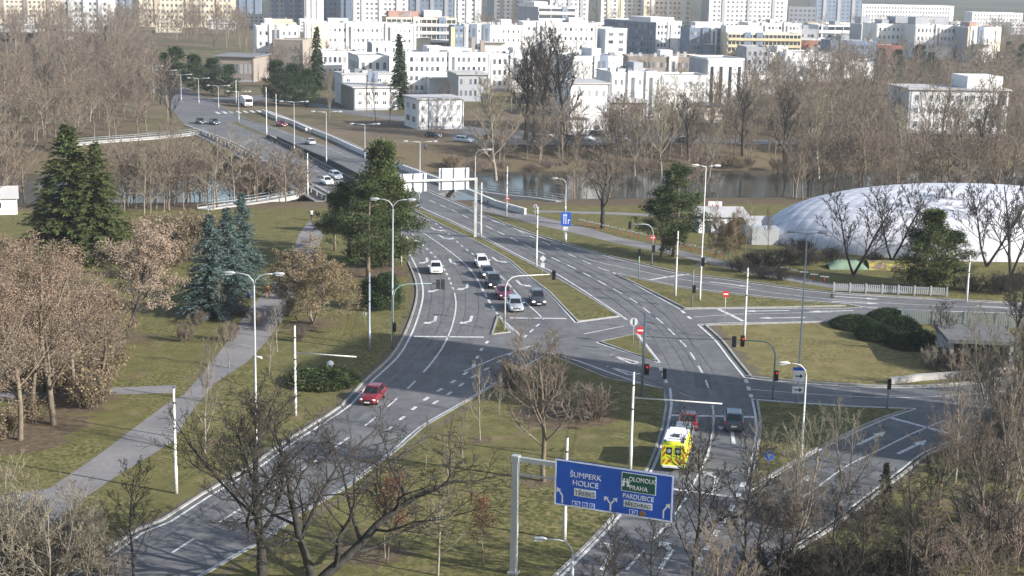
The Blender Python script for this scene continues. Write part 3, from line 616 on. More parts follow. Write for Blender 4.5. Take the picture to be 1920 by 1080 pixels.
BL = [
 ('villa', 'two storey white villa with grey stair bay beside the riverside street', 783,869,187,243, dict(yaw=22,depth=11,rows=2,cols=6,scols=2,eaves=.5,roof='roof_light',wf=.5,extra=[('stripe',.24,.29,'plaster_grey'),('door',.27)])),
 ('villa', 'pale two storey house with flat eaves behind bare dark tree and spruce', 664,747,165,207, dict(yaw=20,depth=16,rows=2,cols=5,eaves=.6,side_wall='plaster_brown')),
 (H, 'low white flat roofed block behind the pale two storey house', 642,737,140,196, dict(yaw=20,depth=10,rows=3,cols=6,eaves=.4)),
 (H, 'long white and grey ward wing with two brick chimney stacks', 760,918,100,178, dict(yaw=16,depth=14,rows=4,cols=15,scols=4,extra=[('chim',.84,.4,5),('chim',.95,.4,4),('box',.3,.8,.2,.9,1.6,'plaster_pale')])),
 (H, 'tall narrow white block with blank end wall painted grey for shade next to spruce top', 697,748,82,160, dict(yaw=14,depth=11,rows=4,cols=3,wf=.25,side_wall='plaster_grey')),
 (H, 'low white wing with grey side windows left of the narrow white block', 672,730,107,170, dict(yaw=16,depth=20,rows=2,cols=4,scols=8,wf=.4)),
 (H, 'small grey beige flat roofed hall behind the dark pine', 512,568,76,140, dict(yaw=-8,depth=14,wall='plaster_brown',cols=0)),
 (H, 'white four storey block at the edge of the wood', 481,563,50,135, dict(yaw=14,depth=15,rows=4,cols=7,wf=.35,hf=.35,extra=[('box',.25,.95,.3,.8,1.5,'plaster_beige')])),
 (H, 'wide white block with rows of small round looking windows and spruce in front', 572,780,44,125, dict(yaw=10,depth=16,rows=4,cols=22,wf=.4,hf=.3,extra=V+[('stripe',.06,.2,'plaster_cream')])),
 (H, 'long cream ward block with balcony rows and pink roof house', 724,855,34,110, dict(yaw=12,depth=16,wall='plaster_cream',rows=5,cols=14,bands='plaster_pale',extra=[('box',.05,.5,.3,.8,3,'roof_red'),('box',.55,.8,.2,.8,3.5,'plaster_white')])),
 (H, 'narrow dark blue stair tower with yellow strip', 851,869,50,118, dict(yaw=14,depth=12,wall='panel_blue',rows=6,cols=2,extra=[('stripe',-.35,.05,'panel_yellow')])),
 (H, 'plain white block with sparse small windows behind the two chimneys', 870,980,48,118, dict(yaw=8,depth=15,rows=4,cols=11,wf=.3,hf=.3,extra=V)),
 (H, 'white slab with stacked loggias and gable end wall painted dark for shade', 1008,1078,14,80, dict(yaw=22,depth=30,rows=5,cols=3,bands='plaster_white',side_wall='plaster_grey',extra=[('box',.0,.35,.2,.8,3,'plaster_white')])),
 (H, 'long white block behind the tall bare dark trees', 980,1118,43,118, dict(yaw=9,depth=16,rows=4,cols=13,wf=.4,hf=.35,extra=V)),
 (H, 'white block with large paired windows and gable painted blue grey for shade', 1133,1174,55,118, dict(yaw=20,depth=16,rows=4,cols=2,wf=.5,hf=.45,side_wall='panel_blue')),
 (H, 'white office block with glass side painted dark for shade and regular window grid', 1228,1276,43,105, dict(yaw=30,depth=46,rows=5,cols=7,scols=16,srows=5,wf=.6,hf=.55,side_wall='panel_blue',extra=[('box',.0,.9,.1,.5,2.5,'plaster_white')])),
 (H, 'blue grey clinic block with roof plant and rows of dark windows', 1290,1362,54,112, dict(yaw=6,depth=20,wall='panel_blue',rows=4,cols=11,wf=.65,hf=.5,glass='glass_light',extra=[('box',.2,.9,.2,.8,3,'plaster_pale'),('vents',4)])),
 (H, 'long ward block with yellow balcony bands', 1362,1500,63,116, dict(yaw=8,depth=16,wall='plaster_cream',rows=4,cols=18,bands='panel_yellow',extra=[('box',.0,.5,.2,.8,3.5,'plaster_white')])),
 ('villa', 'tall white three storey house above the riverside car park', 1066,1140,158,250, dict(yaw=16,depth=15,rows=3,cols=5,eaves=.4,wf=.35,hf=.45,extra=[('door',.7)])),
 (H, 'white block with small window grid above the tall white house', 1072,1165,108,200, dict(yaw=22,depth=16,rows=5,cols=9,wf=.4,hf=.45)),
 (H, 'white wing with tall windows beside the tall white house', 1143,1240,138,225, dict(yaw=14,depth=14,rows=3,cols=8,extra=[('box',.1,.2,.4,.6,1.2,'plaster_white'),('box',.5,.58,.4,.6,1.2,'plaster_white')])),
 (H, 'low grey brown building with a long row of windows', 1175,1302,108,178, dict(yaw=4,depth=14,wall='plaster_brown',rows=3,cols=15,wf=.5,extra=[('vents',6)])),
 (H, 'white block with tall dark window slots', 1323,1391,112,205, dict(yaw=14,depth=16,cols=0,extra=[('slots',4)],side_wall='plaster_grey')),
 (H, 'white two storey wing half hidden by bare branches', 1240,1325,144,212, dict(yaw=8,depth=14,rows=3,cols=7)),
 ('garage_building', 'low brown grey building with wide shop window behind round bush', 1140,1212,192,232, dict(yaw=8,depth=14,wall='plaster_brown',rows=1,cols=4,hf=.5,wf=.6,eaves=.5)),
 ('garage_building', 'small white garage with grey roof by the car park', 1058,1100,224,252, dict(yaw=12,depth=8,rows=1,cols=2,eaves=.3,roof='roof_grey')),
 ('garage_building', 'small grey garage right of the round bush', 1153,1207,229,246, dict(yaw=4,depth=8,wall='plaster_grey',rows=1,cols=3,eaves=.3)),
 ('villa', 'small cream house with dark roof behind bare branches', 1318,1356,200,230, dict(yaw=16,depth=10,wall='plaster_cream',rows=2,cols=3,eaves=.5,roof='roof_grey')),
 (H, 'low white hall with arched end and dark ribbon window', 1440,1556,100,150, dict(yaw=6,depth=20,rows=1,cols=9,wf=.6,hf=.25,z0=3)),
 (H, 'small grey annex box in front of the low white hall', 1462,1490,117,152, dict(yaw=4,depth=12,wall='plaster_grey',cols=0)),
 (H, 'small white annex box in front of the low white hall', 1491,1556,121,152, dict(yaw=6,depth=12,rows=1,cols=4)),
 (H, 'blue grey clinic wing with window bands next to red brick block', 1554,1640,78,128, dict(yaw=4,depth=16,wall='panel_blue',rows=3,cols=9,wf=.7,hf=.45,glass='glass_light')),
 (H, 'red brick block at the end of the blue grey clinic wing', 1641,1692,86,125, dict(yaw=4,depth=16,wall='brick_red',rows=3,cols=6,wf=.35)),
 (H, 'cream white low block in front of the blue grey clinic wing', 1580,1637,118,150, dict(yaw=10,depth=14,wall='plaster_white',cols=0,side_wall='plaster_grey')),
 (H, 'white block with two dark ribbon windows under the apartment slab', 1532,1594,48,92, dict(yaw=10,depth=18,rows=3,cols=4,bands='plaster_white')),
 (H, 'dark grey hall behind the orange roof', 1478,1533,56,96, dict(yaw=4,depth=18,wall='plaster_grey',rows=2,cols=8,wf=.8,hf=.3)),
 (H, 'white stepped clinic behind the yellow balcony block', 1400,1500,44,98, dict(yaw=6,depth=20,rows=4,cols=14,wf=.6,hf=.4,extra=[('vents',6)])),
 (H, 'grey block with paired windows and stair gable painted dark for shade', 1612,1638,46,100, dict(yaw=10,depth=16,wall='plaster_pale',rows=4,cols=4,wf=.45,side_wall='plaster_grey',extra=[('box',.1,.7,.2,.7,4,'plaster_grey')])),
 (H, 'white block with shed roofed top next to the grey paired window block', 1640,1712,46,108, dict(yaw=10,depth=18,rows=4,cols=8,wf=.4,extra=[('box',.55,.95,.2,.8,4,'plaster_grey')])),
 (H, 'pale grey block with shed roof boxes above dark conifers', 1712,1790,48,112, dict(yaw=10,depth=18,wall='plaster_pale',rows=4,cols=10,wf=.4,extra=[('box',.1,.9,.3,.8,4,'plaster_grey')])),
 (H, 'white block with beige end wall at the edge of the pine wood', 1810,1872,52,116, dict(yaw=14,depth=18,rows=4,cols=4,wf=.2,side_wall='plaster_grey',extra=[('box',.15,.35,.2,.6,2.5,'roof_red'),('stripe',.0,.2,'plaster_beige'),('stripe',.85,1.0,'plaster_cream')])),
 ('school_building', 'three storey pale building seen through bare riverside trees', 1700,1885,168,250, dict(yaw=6,depth=16,wall='plaster_pale',rows=3,cols=13,wf=.6,hf=.5,eaves=.6,extra=[('box',.62,.98,.2,.9,3.5,'plaster_white')])),

 (H, 'low white building half hidden behind the tall dark bare trees', 918,1004,103,170, dict(yaw=12,depth=14,rows=3,cols=8)),
 (H, 'grey block with white framed windows right of the slotted white block', 1396,1440,90,160, dict(yaw=6,depth=14,wall='plaster_grey',rows=4,cols=4)),
 (H, 'beige block between grey brown building and slotted white block', 1290,1324,108,170, dict(yaw=10,depth=14,wall='plaster_beige',rows=3,cols=3)),
 (H, 'long low hall with dark flat roof beside the far avenue evergreens', 405,476,106,152, dict(yaw=-6,depth=20,wall='plaster_brown',roof='roof_grey',rows=1,cols=8,wf=.7,eaves=.8)),
 (H, 'grey lower wing linking the wide white block to the narrow one', 603,672,98,150, dict(yaw=12,depth=14,wall='plaster_pale',rows=2,cols=7)),
 (H, 'low garden pavilion with pale roof under the ward wing', 858,915,140,190, dict(yaw=14,depth=16,wall='plaster_grey',rows=2,cols=6,eaves=.6)),
 (H, 'flat white pavilion with dark glazing before the slotted white block', 1392,1462,138,176, dict(yaw=8,depth=14,rows=1,cols=7,wf=.7,eaves=.5)),
]
rb = random.Random(44)
for k in range(30):
    x = -20+k*66+rb.uniform(-20,20); yb = rb.uniform(58,76)
    if 100 < x < 480: yb -= 14
    building('town_house', 'distant pale town house between the apartment towers and the hospital', x, x+rb.uniform(30,60), yb-rb.uniform(14,24), yb, yaw=rb.uniform(-5,22), depth=12, wall=rb.choice(['plaster_white','plaster_pale','plaster_cream','plaster_white','plaster_beige']), roof=rb.choice(['roof_grey','roof_light','roof_red']), rows=3, cols=6, stuff=True, group='distant town houses', extra=[('vents',2)])
for b in BL: building(b[0], b[1], *b[2:6], group=None, **b[6])
# orange saucer roof
p = G(1494, 98); o = thing('saucer_roof', 'orange clad pavilion with wide inverted saucer roof', 'pavilion', p)
mb = MB(); mb.tube([(0,0,0),(0,0,3),(0,0,6.4),(0,0,6.8)], [7, 7.5, 11.5, 11.5], 24); mb.obj('shell', 'orange_clad', o)
mb = MB(); mb.tube([(0,0,6.81),(0,0,7.3)], [12, 11], 24); mb.obj('roof', 'roof_light', o)
# apartment towers on the skyline
TW = [
 (-20,118,44,'plaster_cream','plaster_brown','beige striped apartment slab at the far left behind the wood',10),
 (118,206,60,'plaster_white','plaster_pale','bright white apartment slab between the striped and the grey ones',2),
 (208,248,42,'plaster_grey','panel_blue','narrow grey apartment tower rising from the wood',14),
 (262,442,50,'plaster_cream','plaster_beige','wide cream apartment slab with many loggias above the wood',6),
 (443,490,38,'panel_blue','panel_blue','slim blue grey apartment tower left of a white gap',8),
 (504,571,54,'plaster_grey','panel_blue','big grey apartment tower with vertical window strips',4),
 (573,604,58,'plaster_pale','plaster_pale','pale apartment tower squeezed between two grey towers',4),
 (605,662,52,'panel_blue','panel_blue','big blue grey apartment tower beside the white slab',4),
 (663,765,58,'plaster_white','plaster_pale','bright white apartment slab with tiny windows beside the blue grey tower',8),
 (768,851,44,'panel_blue','plaster_grey','blue grey apartment slab with balconies above the pink roof house',6),
 (852,902,50,'plaster_white','plaster_pale','white apartment tower with three windows above the cream ward block',6),
 (926,1005,46,'plaster_white','plaster_grey','white apartment tower with grey gable and yellow balconies',20),
 (1030,1102,50,'plaster_white','plaster_grey','white apartment slab behind the loggia slab',14),
 (1126,1205,46,'plaster_white','plaster_cream','white apartment slab with yellow balcony strips above the office block',8),
 (1206,1296,48,'plaster_cream','plaster_white','cream apartment slab above the office block',8),
 (1328,1474,52,'plaster_white','plaster_grey','very wide white apartment slab with grey gable wall above the clinic',14),
 (1528,1612,54,'panel_blue','plaster_grey','blue grey striped apartment slab below the hillside',10),
]
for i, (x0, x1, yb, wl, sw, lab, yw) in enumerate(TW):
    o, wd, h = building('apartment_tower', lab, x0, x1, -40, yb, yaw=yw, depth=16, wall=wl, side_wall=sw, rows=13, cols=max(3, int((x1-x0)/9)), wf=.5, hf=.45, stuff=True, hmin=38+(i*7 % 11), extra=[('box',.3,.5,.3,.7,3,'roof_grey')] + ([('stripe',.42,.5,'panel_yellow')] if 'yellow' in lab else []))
    for k in range(3): MB().box(-1.2, 1.2, -.6, -.002, 3, h-2).obj('loggia_column', sw, o, (wd*(.18+.32*k), 0, 0))
building('apartment_block', 'long low white apartment block below the hillside', 1614, 1786, 9, 50, yaw=6, depth=14, rows=5, cols=30, stuff=True, wf=.4)
building('apartment_block', 'shorter white apartment block right of the long one below the hillside', 1820, 1915, 24, 62, yaw=8, depth=14, rows=5, cols=16, stuff=True, wf=.4)
building('apartment_block', 'dark grey apartment gable block left of the striped slab', 1476, 1530, 14, 60, yaw=-6, depth=14, wall='plaster_grey', rows=5, cols=6, stuff=True)
# petrol station and kiosk at the far left, white shed by the river
p = G(30, 78); o = thing('filling_station', 'white flat canopy of a filling station beyond the wood', 'filling station', p)
MB().box(-13, 13, -5, 5, 5, 6.2).obj('canopy', 'white_paint', o); MB().box(-10, 8, 6, 12, 0, 4).obj('shop', 'glass_light', o)
for x in (-9, 0, 9): MB().box(-.3, .3, -.3, .3, 0, 5).obj('column', 'galvanised', o, (x, 0, 0))
p = G(132, 82); o = thing('dome_tent', 'small white dome tent beyond the wood near the filling station', 'tent', p)
MB().tube([(0,0,0),(0,0,1.4),(0,0,2.6),(0,0,3.3),(0,0,3.5)], [3.4,3.3,2.6,1.3,.1], 16).obj('canvas', 'white_paint', o); MB().box(-.7,.7,-3.5,-3.3,0,2).obj('door', 'glass_dark', o)
p = G(33, 402); o = thing('boathouse', 'white gabled boathouse with pinkish roof at the left river bank', 'building', p, R(18))
MB().box(-16, 0, 0, 7, 0, 2.6).obj('wall', 'plaster_white', o)
mb = MB(); mb.quad((-16.3,-.4,2.61),(.3,-.4,2.61),(.3,3.5,4.2),(-16.3,3.5,4.2)); mb.quad((-16.3,3.5,4.2),(.3,3.5,4.2),(.3,7.4,2.61),(-16.3,7.4,2.61)); mb.tri((0,0,2.6),(0,7,2.6),(0,3.5,4.1)); mb.obj('roof', 'roof_light', o)
MB().box(-.06, .06, 2.5, 4, 0, 2.1).obj('door', 'dark_metal', o); 
for x in (-3, -7, -11): part('window', window_mesh(1.4, 1.1, True), o, (x, 0, 1))
# off to the right: the tower block whose long shadow crosses the junction
sdir = Vector((math.sin(R(SUN_AZ)), math.cos(R(SUN_AZ)), 0))
def shadow_tower(tip, hgt, width, depth, label):
    c = Vector((*tip, 0)) + sdir*(hgt/math.tan(R(SUN_EL)))
    o = thing('apartment_tower', label, 'building', c, math.atan2(sdir.y, sdir.x)-math.pi/2)
    MB().box(-width/2, width/2, 0, depth, 0, hgt).obj('wall', 'plaster_pale', o); MB().box(-width/2+.4, width/2-.4, .4, depth-.4, hgt+.002, hgt+.5).obj('roof', 'roof_grey', o)
    win_grid(o, -width/2+1, width/2-1, 2, hgt-1, 6, 14, .5, .5, stuff=True)
shadow_tower((-19, 158), 45, 20, 20, 'pale apartment tower standing beyond the right of the crossing')
# ------------------------------------------------------------------ air dome
def build_dome():
    a = G(1418, 425); cx, cy = 72.0, 237.5
    o = thing('air_dome', 'big white quilted inflatable air dome behind bare trees and pine', 'air dome', (cx, cy, 0), R(4))
    LX, LY, HZ = 33.0, 18.0, 8.6; mb = MB(); nu, nv = 210, 96
    for i in range(nu+1):
        for j in range(nv+1):
            u = -1+2*i/nu; v = -1+2*j/nv
            # stadium like superellipse footprint mapped from a square
            x = u*math.sqrt(max(0, 1-.5*v*v)); y = v*math.sqrt(max(0, 1-.5*u*u)); rr_ = math.sqrt(x*x+y*y)
            e = max(abs(u), abs(v)); z = (max(0, 1-rr_**2.1))**.52
            X, Y = x*LX*(1+.12*(1-abs(u))), y*LY*1.02
            q = abs(math.sin((X+Y*1.15)*math.pi/3.1)*math.sin((X-Y*1.15)*math.pi/3.1))**.45
            n = Vector((x/LX*HZ*2, y/LY*HZ*2, .6+z)).normalized(); b = q*.10*min(1, (1-e)*8)
            mb.v.append((X+n.x*b, Y+n.y*b, z*HZ+n.z*b))
    for i in range(nu):
        for j in range(nv):
            k = i*(nv+1)+j; mb.face((k, k+nv+1, k+nv+2, k+1), 0, True)
    mb.obj('membrane', 'dome_seamed', o)
    ring = [Vector((LX*1.0*math.cos(a_), LY*1.0*math.sin(a_), .1)) for a_ in [2*math.pi*k/64 for k in range(65)]]
    MB().tube(ring, .18, 6).obj('anchor_pipe', 'cable_grey', o)
    MB().box(-LX-3, -LX+1.2, -6, -3.4, 0, 2.6).obj('airlock', 'galvanised', o)
build_dome()
o = thing('painted_wall', 'low rounded wall painted green and yellow in front of the air dome', 'wall', G(1551, 502), R(3))
def barrel(x0, x1, h, d):
    mb = MB(); n = 10
    for i in range(9):
        x = x0+(x1-x0)*i/8; k = min(1, .35+i*.35, .35+(8-i)*.35) if x0 == 0 else 1
        for j in range(n+1):
            a = math.pi*j/n; mb.v.append((x, -math.cos(a)*d, math.sin(a)*h*k))
    for i in range(8):
        for j in range(n): q = i*(n+1)+j; mb.face((q, q+1, q+n+2, q+n+1), 0, True)
    return mb
barrel(0, 5.6, 1.15, 1.4).obj('wall', 'graffiti_green', o); barrel(5.62, 13, 1.15, 1.4).obj('painted_panel', 'graffiti_yellow', o)
for nm, (px, py), w_, d_, h_, m_, lab in (('sports_shed', (1310,437), 8, 5, 2.6, 'plaster_white', 'white garden shed with low roof beside the tall lamp and pine'),
        ('sports_shed', (1405,447), 9, 4, 2.0, 'sign_back', 'grey roofed shelter at the left end of the air dome')):
    p = G(px, py); o = thing(nm, lab, 'shed', p, R(6)); MB().box(0, w_, 0, d_, 0, h_).obj('wall', m_, o)
    mb = MB(); mb.quad((-.3,-.4,h_),(w_+.3,-.4,h_),(w_+.3,d_+.3,h_+.9),(-.3,d_+.3,h_+.9)); mb.obj('roof', 'roof_light', o); MB().box(1, 2, -.05, -.002, 0, 2).obj('door', 'dark_metal', o)
p = G(1340, 400); o = thing('advert_board', 'white rectangular advertising board with red scribble on posts near the river', 'board', p)
MB().box(-1.2, 1.2, -.04, .04, .7, 2.1).obj('panel', 'white_paint', o)
for x in (-1, 1): MB().box(x-.05, x+.05, .041, .13, 0, 2.1).obj('post', 'dark_metal', o)
mb = MB()
for k in range(5): mb.box(-.9+k*.35, -.75+k*.35, -.05, -.041, 1.1, 1.35+.25*(k % 2))
mb.obj('lettering', 'red_paint', o)
# grey panel fence by the slip road and the corrugated barrier
def fence(name, label, px, h, sp, rails, matn='galvanised', slat_w=.12, gap=.12, base_h=.15):
    L = smooth_line([G(*p) for p in px], 100); A = L[0]; B = L[-1]; n = max(1, int((B-A).length/sp)); an = math.atan2(B.y-A.y, B.x-A.x)
    o = thing(name, label, 'fence', A, an); s = (B-A).length/n
    ps = MB().box(-.09, .09, -.09, .09, 0, h+.15).mesh('post', [matn]); k = int(s/(slat_w+gap))
    sl = MB().box(0, slat_w, -.03, .03, base_h, h).mesh('slat', [matn]); rl = MB().box(.09, s-.09, .032, .08, 0, .08).mesh('rail', [matn])
    for i in range(n+1):
        part('post', ps, o, (s*i, 0, 0))
        if i < n:
            for z in rails: part('rail', rl, o, (s*i, 0, z))
            for j in range(k): part('slat', sl, o, (s*i+(j+.3)*s/k, 0, 0))
fence('panel_fence', 'light grey slatted metal fence in front of the pine by the slip road', [(1563,547),(1775,556)], 1.15, 1.9, (.15, 1.0), slat_w=.14, gap=.1)
fence('corrugated_barrier', 'grey corrugated metal barrier above the underpass behind the juniper', [(1690,606),(1925,618)], 1.75, 3.0, (.1, 1.6), 'grey_pole', .2, .06, .02)
o = thing('underpass_entrance', 'grey concrete underpass entrance with dark opening among bare bushes', 'underpass', G(1800, 690), R(-4))
for b in ((-1.2,-.8,0,7,0,2.8),(5,5.4,0,7,0,2.8),(-.8,5,6.6,7,0,2.8)): MB().box(*b).obj('side_wall', 'concrete', o)
MB().box(-1.6, 5.8, -.6, 7.4, 2.802, 3.2).obj('roof', 'dark_concrete', o); MB().box(-.79, 4.99, 2, 2.2, 0, 2.79).obj('shade_panel', 'black_plastic', o)  # roof shade put into darker concrete; black panel paints the dark of the underpass
L = pxl([(1668,720),(1700,717),(1726,713),(1775,710),(1823,707),(1900,697)], 2); o = thing('retaining_kerb_wall', 'low pale concrete wall along the underpass road', 'wall'); strip_mesh(L, .4, 0, .55).obj('wall', 'concrete', o); strip_mesh(L, .5, .55, .65).obj('coping', 'concrete', o)
# ------------------------------------------------------------------ trees
def rvec(rg, s=1.0): return Vector((rg.uniform(-1,1), rg.uniform(-1,1), rg.uniform(-1,1)))*s
def bare_tree(seed, h, r0, nl=(9,7,6,4), ratio=(.55,.5,.5,.5), ang=(50,45,45,40), bole=.25, up=.12, gnarl=.10, tipr=.014, lean=(0,0), multi=1, leaves=0, leaf=.16, spread=1.0, leaf_lv=3):
    """returns (trunk MB, crown MB): trunk and main limbs, then twigs and leaves"""
    rg = random.Random(seed); T, C = MB(), MB(); lvmax = len(nl)
    def leaves_at(p):
        for _ in range(leaves):
            q = p+rvec(rg, .35); a = rvec(rg).normalized(); b = a.cross(rvec(rg)).normalized(); s = leaf*rg.uniform(.6, 1.3)
            C.quad(q-a*s*.5, q+b*s*.4, q+a*s*.5, q-b*s*.4, 1)
    def branch(p, d, L, r, lv):
        k = (8, 5, 3, 3, 2)[lv] if lv < 5 else 2; pts = [p.copy()]; rad = [r]; q = p.copy(); dd = d.copy()
        rt = max(tipr, r*(.3 if lv == 0 else .22))
        for i in range(k):
            dd = (dd+rvec(rg, gnarl*(1+.5*lv))+Vector((0,0,up*(.5 if lv == 0 else 1)))).normalized(); q = q+dd*(L/k); pts.append(q.copy()); rad.append(r+(rt-r)*(i+1)/k)
        (T if lv <= 1 else C).tube(pts, rad, (7,5,4,3,3)[min(lv,4)], 0, cap=False)
        if lv >= lvmax:
            if leaves: leaves_at(pts[-1]); leaves_at(pts[1])
            return
        if leaves and lv >= leaf_lv: leaves_at(pts[-1])
        n = nl[lv]; s0 = bole if lv == 0 else .2; ph = rg.uniform(0, 6.28)
        for c in range(n):
            u = s0+(1-s0)*(c+rg.random())/n; f = u*k; i = min(int(f), k-1); base = pts[i].lerp(pts[i+1], f-i)
            ax = (pts[i+1]-pts[i]).normalized(); sidev = ax.orthogonal().normalized(); ph += 2.4+rg.uniform(-.4,.4)
            sidev.rotate(Matrix.Rotation(ph, 3, ax)); a = R(ang[lv]*rg.uniform(.7, 1.25)*(1.15-.45*u))
            cd_ = (ax*math.cos(a)+sidev*math.sin(a)*spread).normalized()
            cl = L*ratio[lv]*rg.uniform(.7, 1.2)*((1.15-.6*u) if lv == 0 else (1.1-.5*u))
            cr = min(rad[i]*.75, max(tipr*1.2, rad[i]*(.55 if lv == 0 else .6)*rg.uniform(.75, 1.1)))
            branch(base, cd_, cl, cr, lv+1)
    for m in range(multi):
        d = Vector((lean[0], lean[1], 1)).normalized()
        if multi > 1:
            an = m*6.28/multi+rg.random(); d = Vector((math.cos(an)*.38+lean[0], math.sin(an)*.38+lean[1], 1)).normalized()
        branch(Vector((0,0,-.1)), d, h*(1 if m == 0 else rg.uniform(.75, 1)), r0*(1 if m == 0 else .8), 0)
    return T, C
def spray(mb, p, d, L, w, rg, m=1):
    """a flat needled shoot: a few narrow leaf-like blades"""
    side = d.cross(Vector((0,0,1)))
    if side.length < .1: side = Vector((1,0,0))
    side.normalize(); upv = side.cross(d)
    for s in (-1, 0, 1):
        dd = (d+side*s*.75+rvec(rg, .25)).normalized(); l = L*(1 if s == 0 else .75)*rg.uniform(.7,1.2); q = p+d*L*.25*abs(s)
        n = (side*rg.uniform(.6,1)+upv*rg.uniform(-.6,.6)).normalized()
        mb.quad(q, q+dd*l*.5+n*w*.5, q+dd*l-Vector((0,0,l*.12)), q+dd*l*.5-n*w*.5, m)
def spruce(seed, h, rad, lv=26, per=9, droop=.28, w=.28, low=.06, L=.75):
    rg = random.Random(seed); T, C = MB(), MB()
    T.tube([(0,0,-.1),(0,0,h*.5),(0,0,h)], [h*.018+.05, h*.011, .02], 6, 0)
    for i in range(lv):
        u = (i+.5)/lv; z = h*(low+(1-low)*u); rr_ = rad*(1-u)**.85*rg.uniform(.85,1.1)+.12
        for j in range(max(4, int(per*(1-.5*u)))):
            an = rg.uniform(0, 6.28); R_ = rr_*rg.uniform(.7,1.1); dirv = Vector((math.cos(an), math.sin(an), 0)); k = max(3, int(R_/.38))
            pts = []
            for s in range(k+1):
                v = s/k; pts.append(Vector((0,0,z+rg.uniform(-.15,.15)))+dirv*R_*v+Vector((0,0,(.22*v-droop*2*v*v*.8)*R_)))
            C.tube(pts, [.035]+[.012]*k, 3, 0, cap=False)
            for s in range(1, k+1):
                d = (pts[s]-pts[s-1]).normalized()
                for sd in (-1, 1):
                    q = Vector((-dirv.y, dirv.x, 0))*sd; spray(C, pts[s-1].lerp(pts[s], rg.random()), (d*.6+q*rg.uniform(.5,.9)+Vector((0,0,rg.uniform(-.25,.15)))).normalized(), L*rg.uniform(.6,1.1)*(1.1-.5*s/k), w, rg)
                spray(C, pts[s], d, L*.8, w, rg)
    return T, C
def pine(seed, h, rad, nb=46, per=5, clump=.95, low=.22, sp=26, w=.2, L=.55, flat=.6, top=.9):
    rg = random.Random(seed); T, C = MB(), MB(); x = y = 0; pts = []
    for i in range(7): pts.append((x, y, h*.97*i/6-.1)); x += rg.uniform(-.2,.2); y += rg.uniform(-.2,.2)
    T.tube(pts, [h*.022*(1-.85*i/6)+.03 for i in range(7)], 7, 0)
    for b in range(nb):
        u = rg.random()**.85; z = h*(low+(1-low)*u); prof = (math.sin(min(1, (u+.18)/.55)*math.pi/2) if u < .4 else (1-((u-.4)/.6)**1.6*top))
        R_ = rad*prof*rg.uniform(.55,1.1); an = b*2.4+rg.uniform(-.5,.5); dirv = Vector((math.cos(an), math.sin(an), rg.uniform(.0,.35)))
        i = min(5, int((z/h)*6)); p0 = Vector((pts[i][0], pts[i][1], z-.15*R_)); p1 = p0+dirv*R_
        T.tube([p0, p0.lerp(p1,.5)+rvec(rg,.15), p1], [.09*(1-u*.6), .05, .02], 4, 0, cap=False)
        for c in range(per):
            ce = p0.lerp(p1, rg.uniform(.45,1.05))+Vector((rg.uniform(-1,1), rg.uniform(-1,1), rg.uniform(-.4,.6)))*clump*.75
            for s in range(sp):
                d = rvec(rg); d.z = d.z*flat+.15
                if d.length < .2: continue
                d.normalize(); q = ce+d*clump*rg.uniform(.15,.75); n = d.cross(rvec(rg)).normalized(); l = L*rg.uniform(.6,1.2)
                C.quad(q, q+d*l*.5+n*w*.5, q+d*l, q+d*l*.5-n*w*.5, 1)
    return T, C
def shrub_green(seed, rx, h, n=420, L=.8, w=.3, arch=.5):
    rg = random.Random(seed); T, C = MB(), MB()
    for i in range(7):
        an = rg.uniform(0,6.28); T.tube([(0,0,-.05),(math.cos(an)*rx*.3, math.sin(an)*rx*.3, h*.4),(math.cos(an)*rx*.6, math.sin(an)*rx*.6, h*.55)], [.07,.05,.02], 4, 0)
    for i in range(n):
        an = rg.uniform(0,6.28); u = math.sqrt(rg.random()); r_ = rx*u; zt = h*(1-u*u*.75)*rg.uniform(.35,1)
        d = Vector((math.cos(an), math.sin(an), arch*(1-u)+rg.uniform(-.15,.3))).normalized()
        spray(C, Vector((math.cos(an)*r_, math.sin(an)*r_, zt)), d, L*rg.uniform(.6,1.3), w, rg)
    return T, C
def hedge_bush(seed, rx, h, stems=26, tipr=.02, leaves=0, leaf=.15):
    rg = random.Random(seed); T, C = MB(), MB()
    for i in range(stems):
        an = rg.uniform(0,6.28); u = rg.random(); b = Vector((math.cos(an)*rx*u*.5, math.sin(an)*rx*u*.5, -.05)); t_ = Vector((math.cos(an)*rx*u, math.sin(an)*rx*u, h*rg.uniform(.65,1)*(1-.35*u*u)))
        m_ = b.lerp(t_,.5)+rvec(rg,.2); T.tube([b, m_, t_], [.045,.035,tipr], 3, 0, cap=False)
        for k in range(9):
            p = m_.lerp(t_, rg.random()) if k > 2 else b.lerp(m_, rg.uniform(.4,1)); d = ((t_-b).normalized()+rvec(rg,.9)).normalized(); q = p+d*rg.uniform(.4,1.1)
            C.tube([p, q], [.022, tipr*.7], 3, 0, cap=False)
            for z in range(3):
                e = p.lerp(q, rg.random()); C.tube([e, e+(d+rvec(rg,.9)).normalized()*rg.uniform(.25,.6)], [.015, tipr*.6], 3, 0, cap=False)
                for _ in range(leaves):
                    s = leaf*rg.uniform(.6,1.3); a = rvec(rg).normalized(); bb = a.cross(rvec(rg)).normalized(); ee = e+rvec(rg,.3); C.quad(ee-a*s*.5, ee+bb*s*.4, ee+a*s*.5, ee-bb*s*.4, 1)
    return T, C
TP = {}
def proto(key, TC, h, mats):
    h = max(v[2] for v in TC[0].v+TC[1].v)
    TP[key] = (TC[0].mesh('trunk', mats[:1]), TC[1].mesh('crown', mats[1:] if len(mats) > 2 else [mats[1], mats[1]]), h)
BD = ['bark_dark','twig_dark','twig_dark']; BB = ['bark_brown','twig_brown','twig_brown']; BO = ['bark_pale','twig_olive','twig_olive']; BW = ['bark_brown','twig_wine','twig_wine']
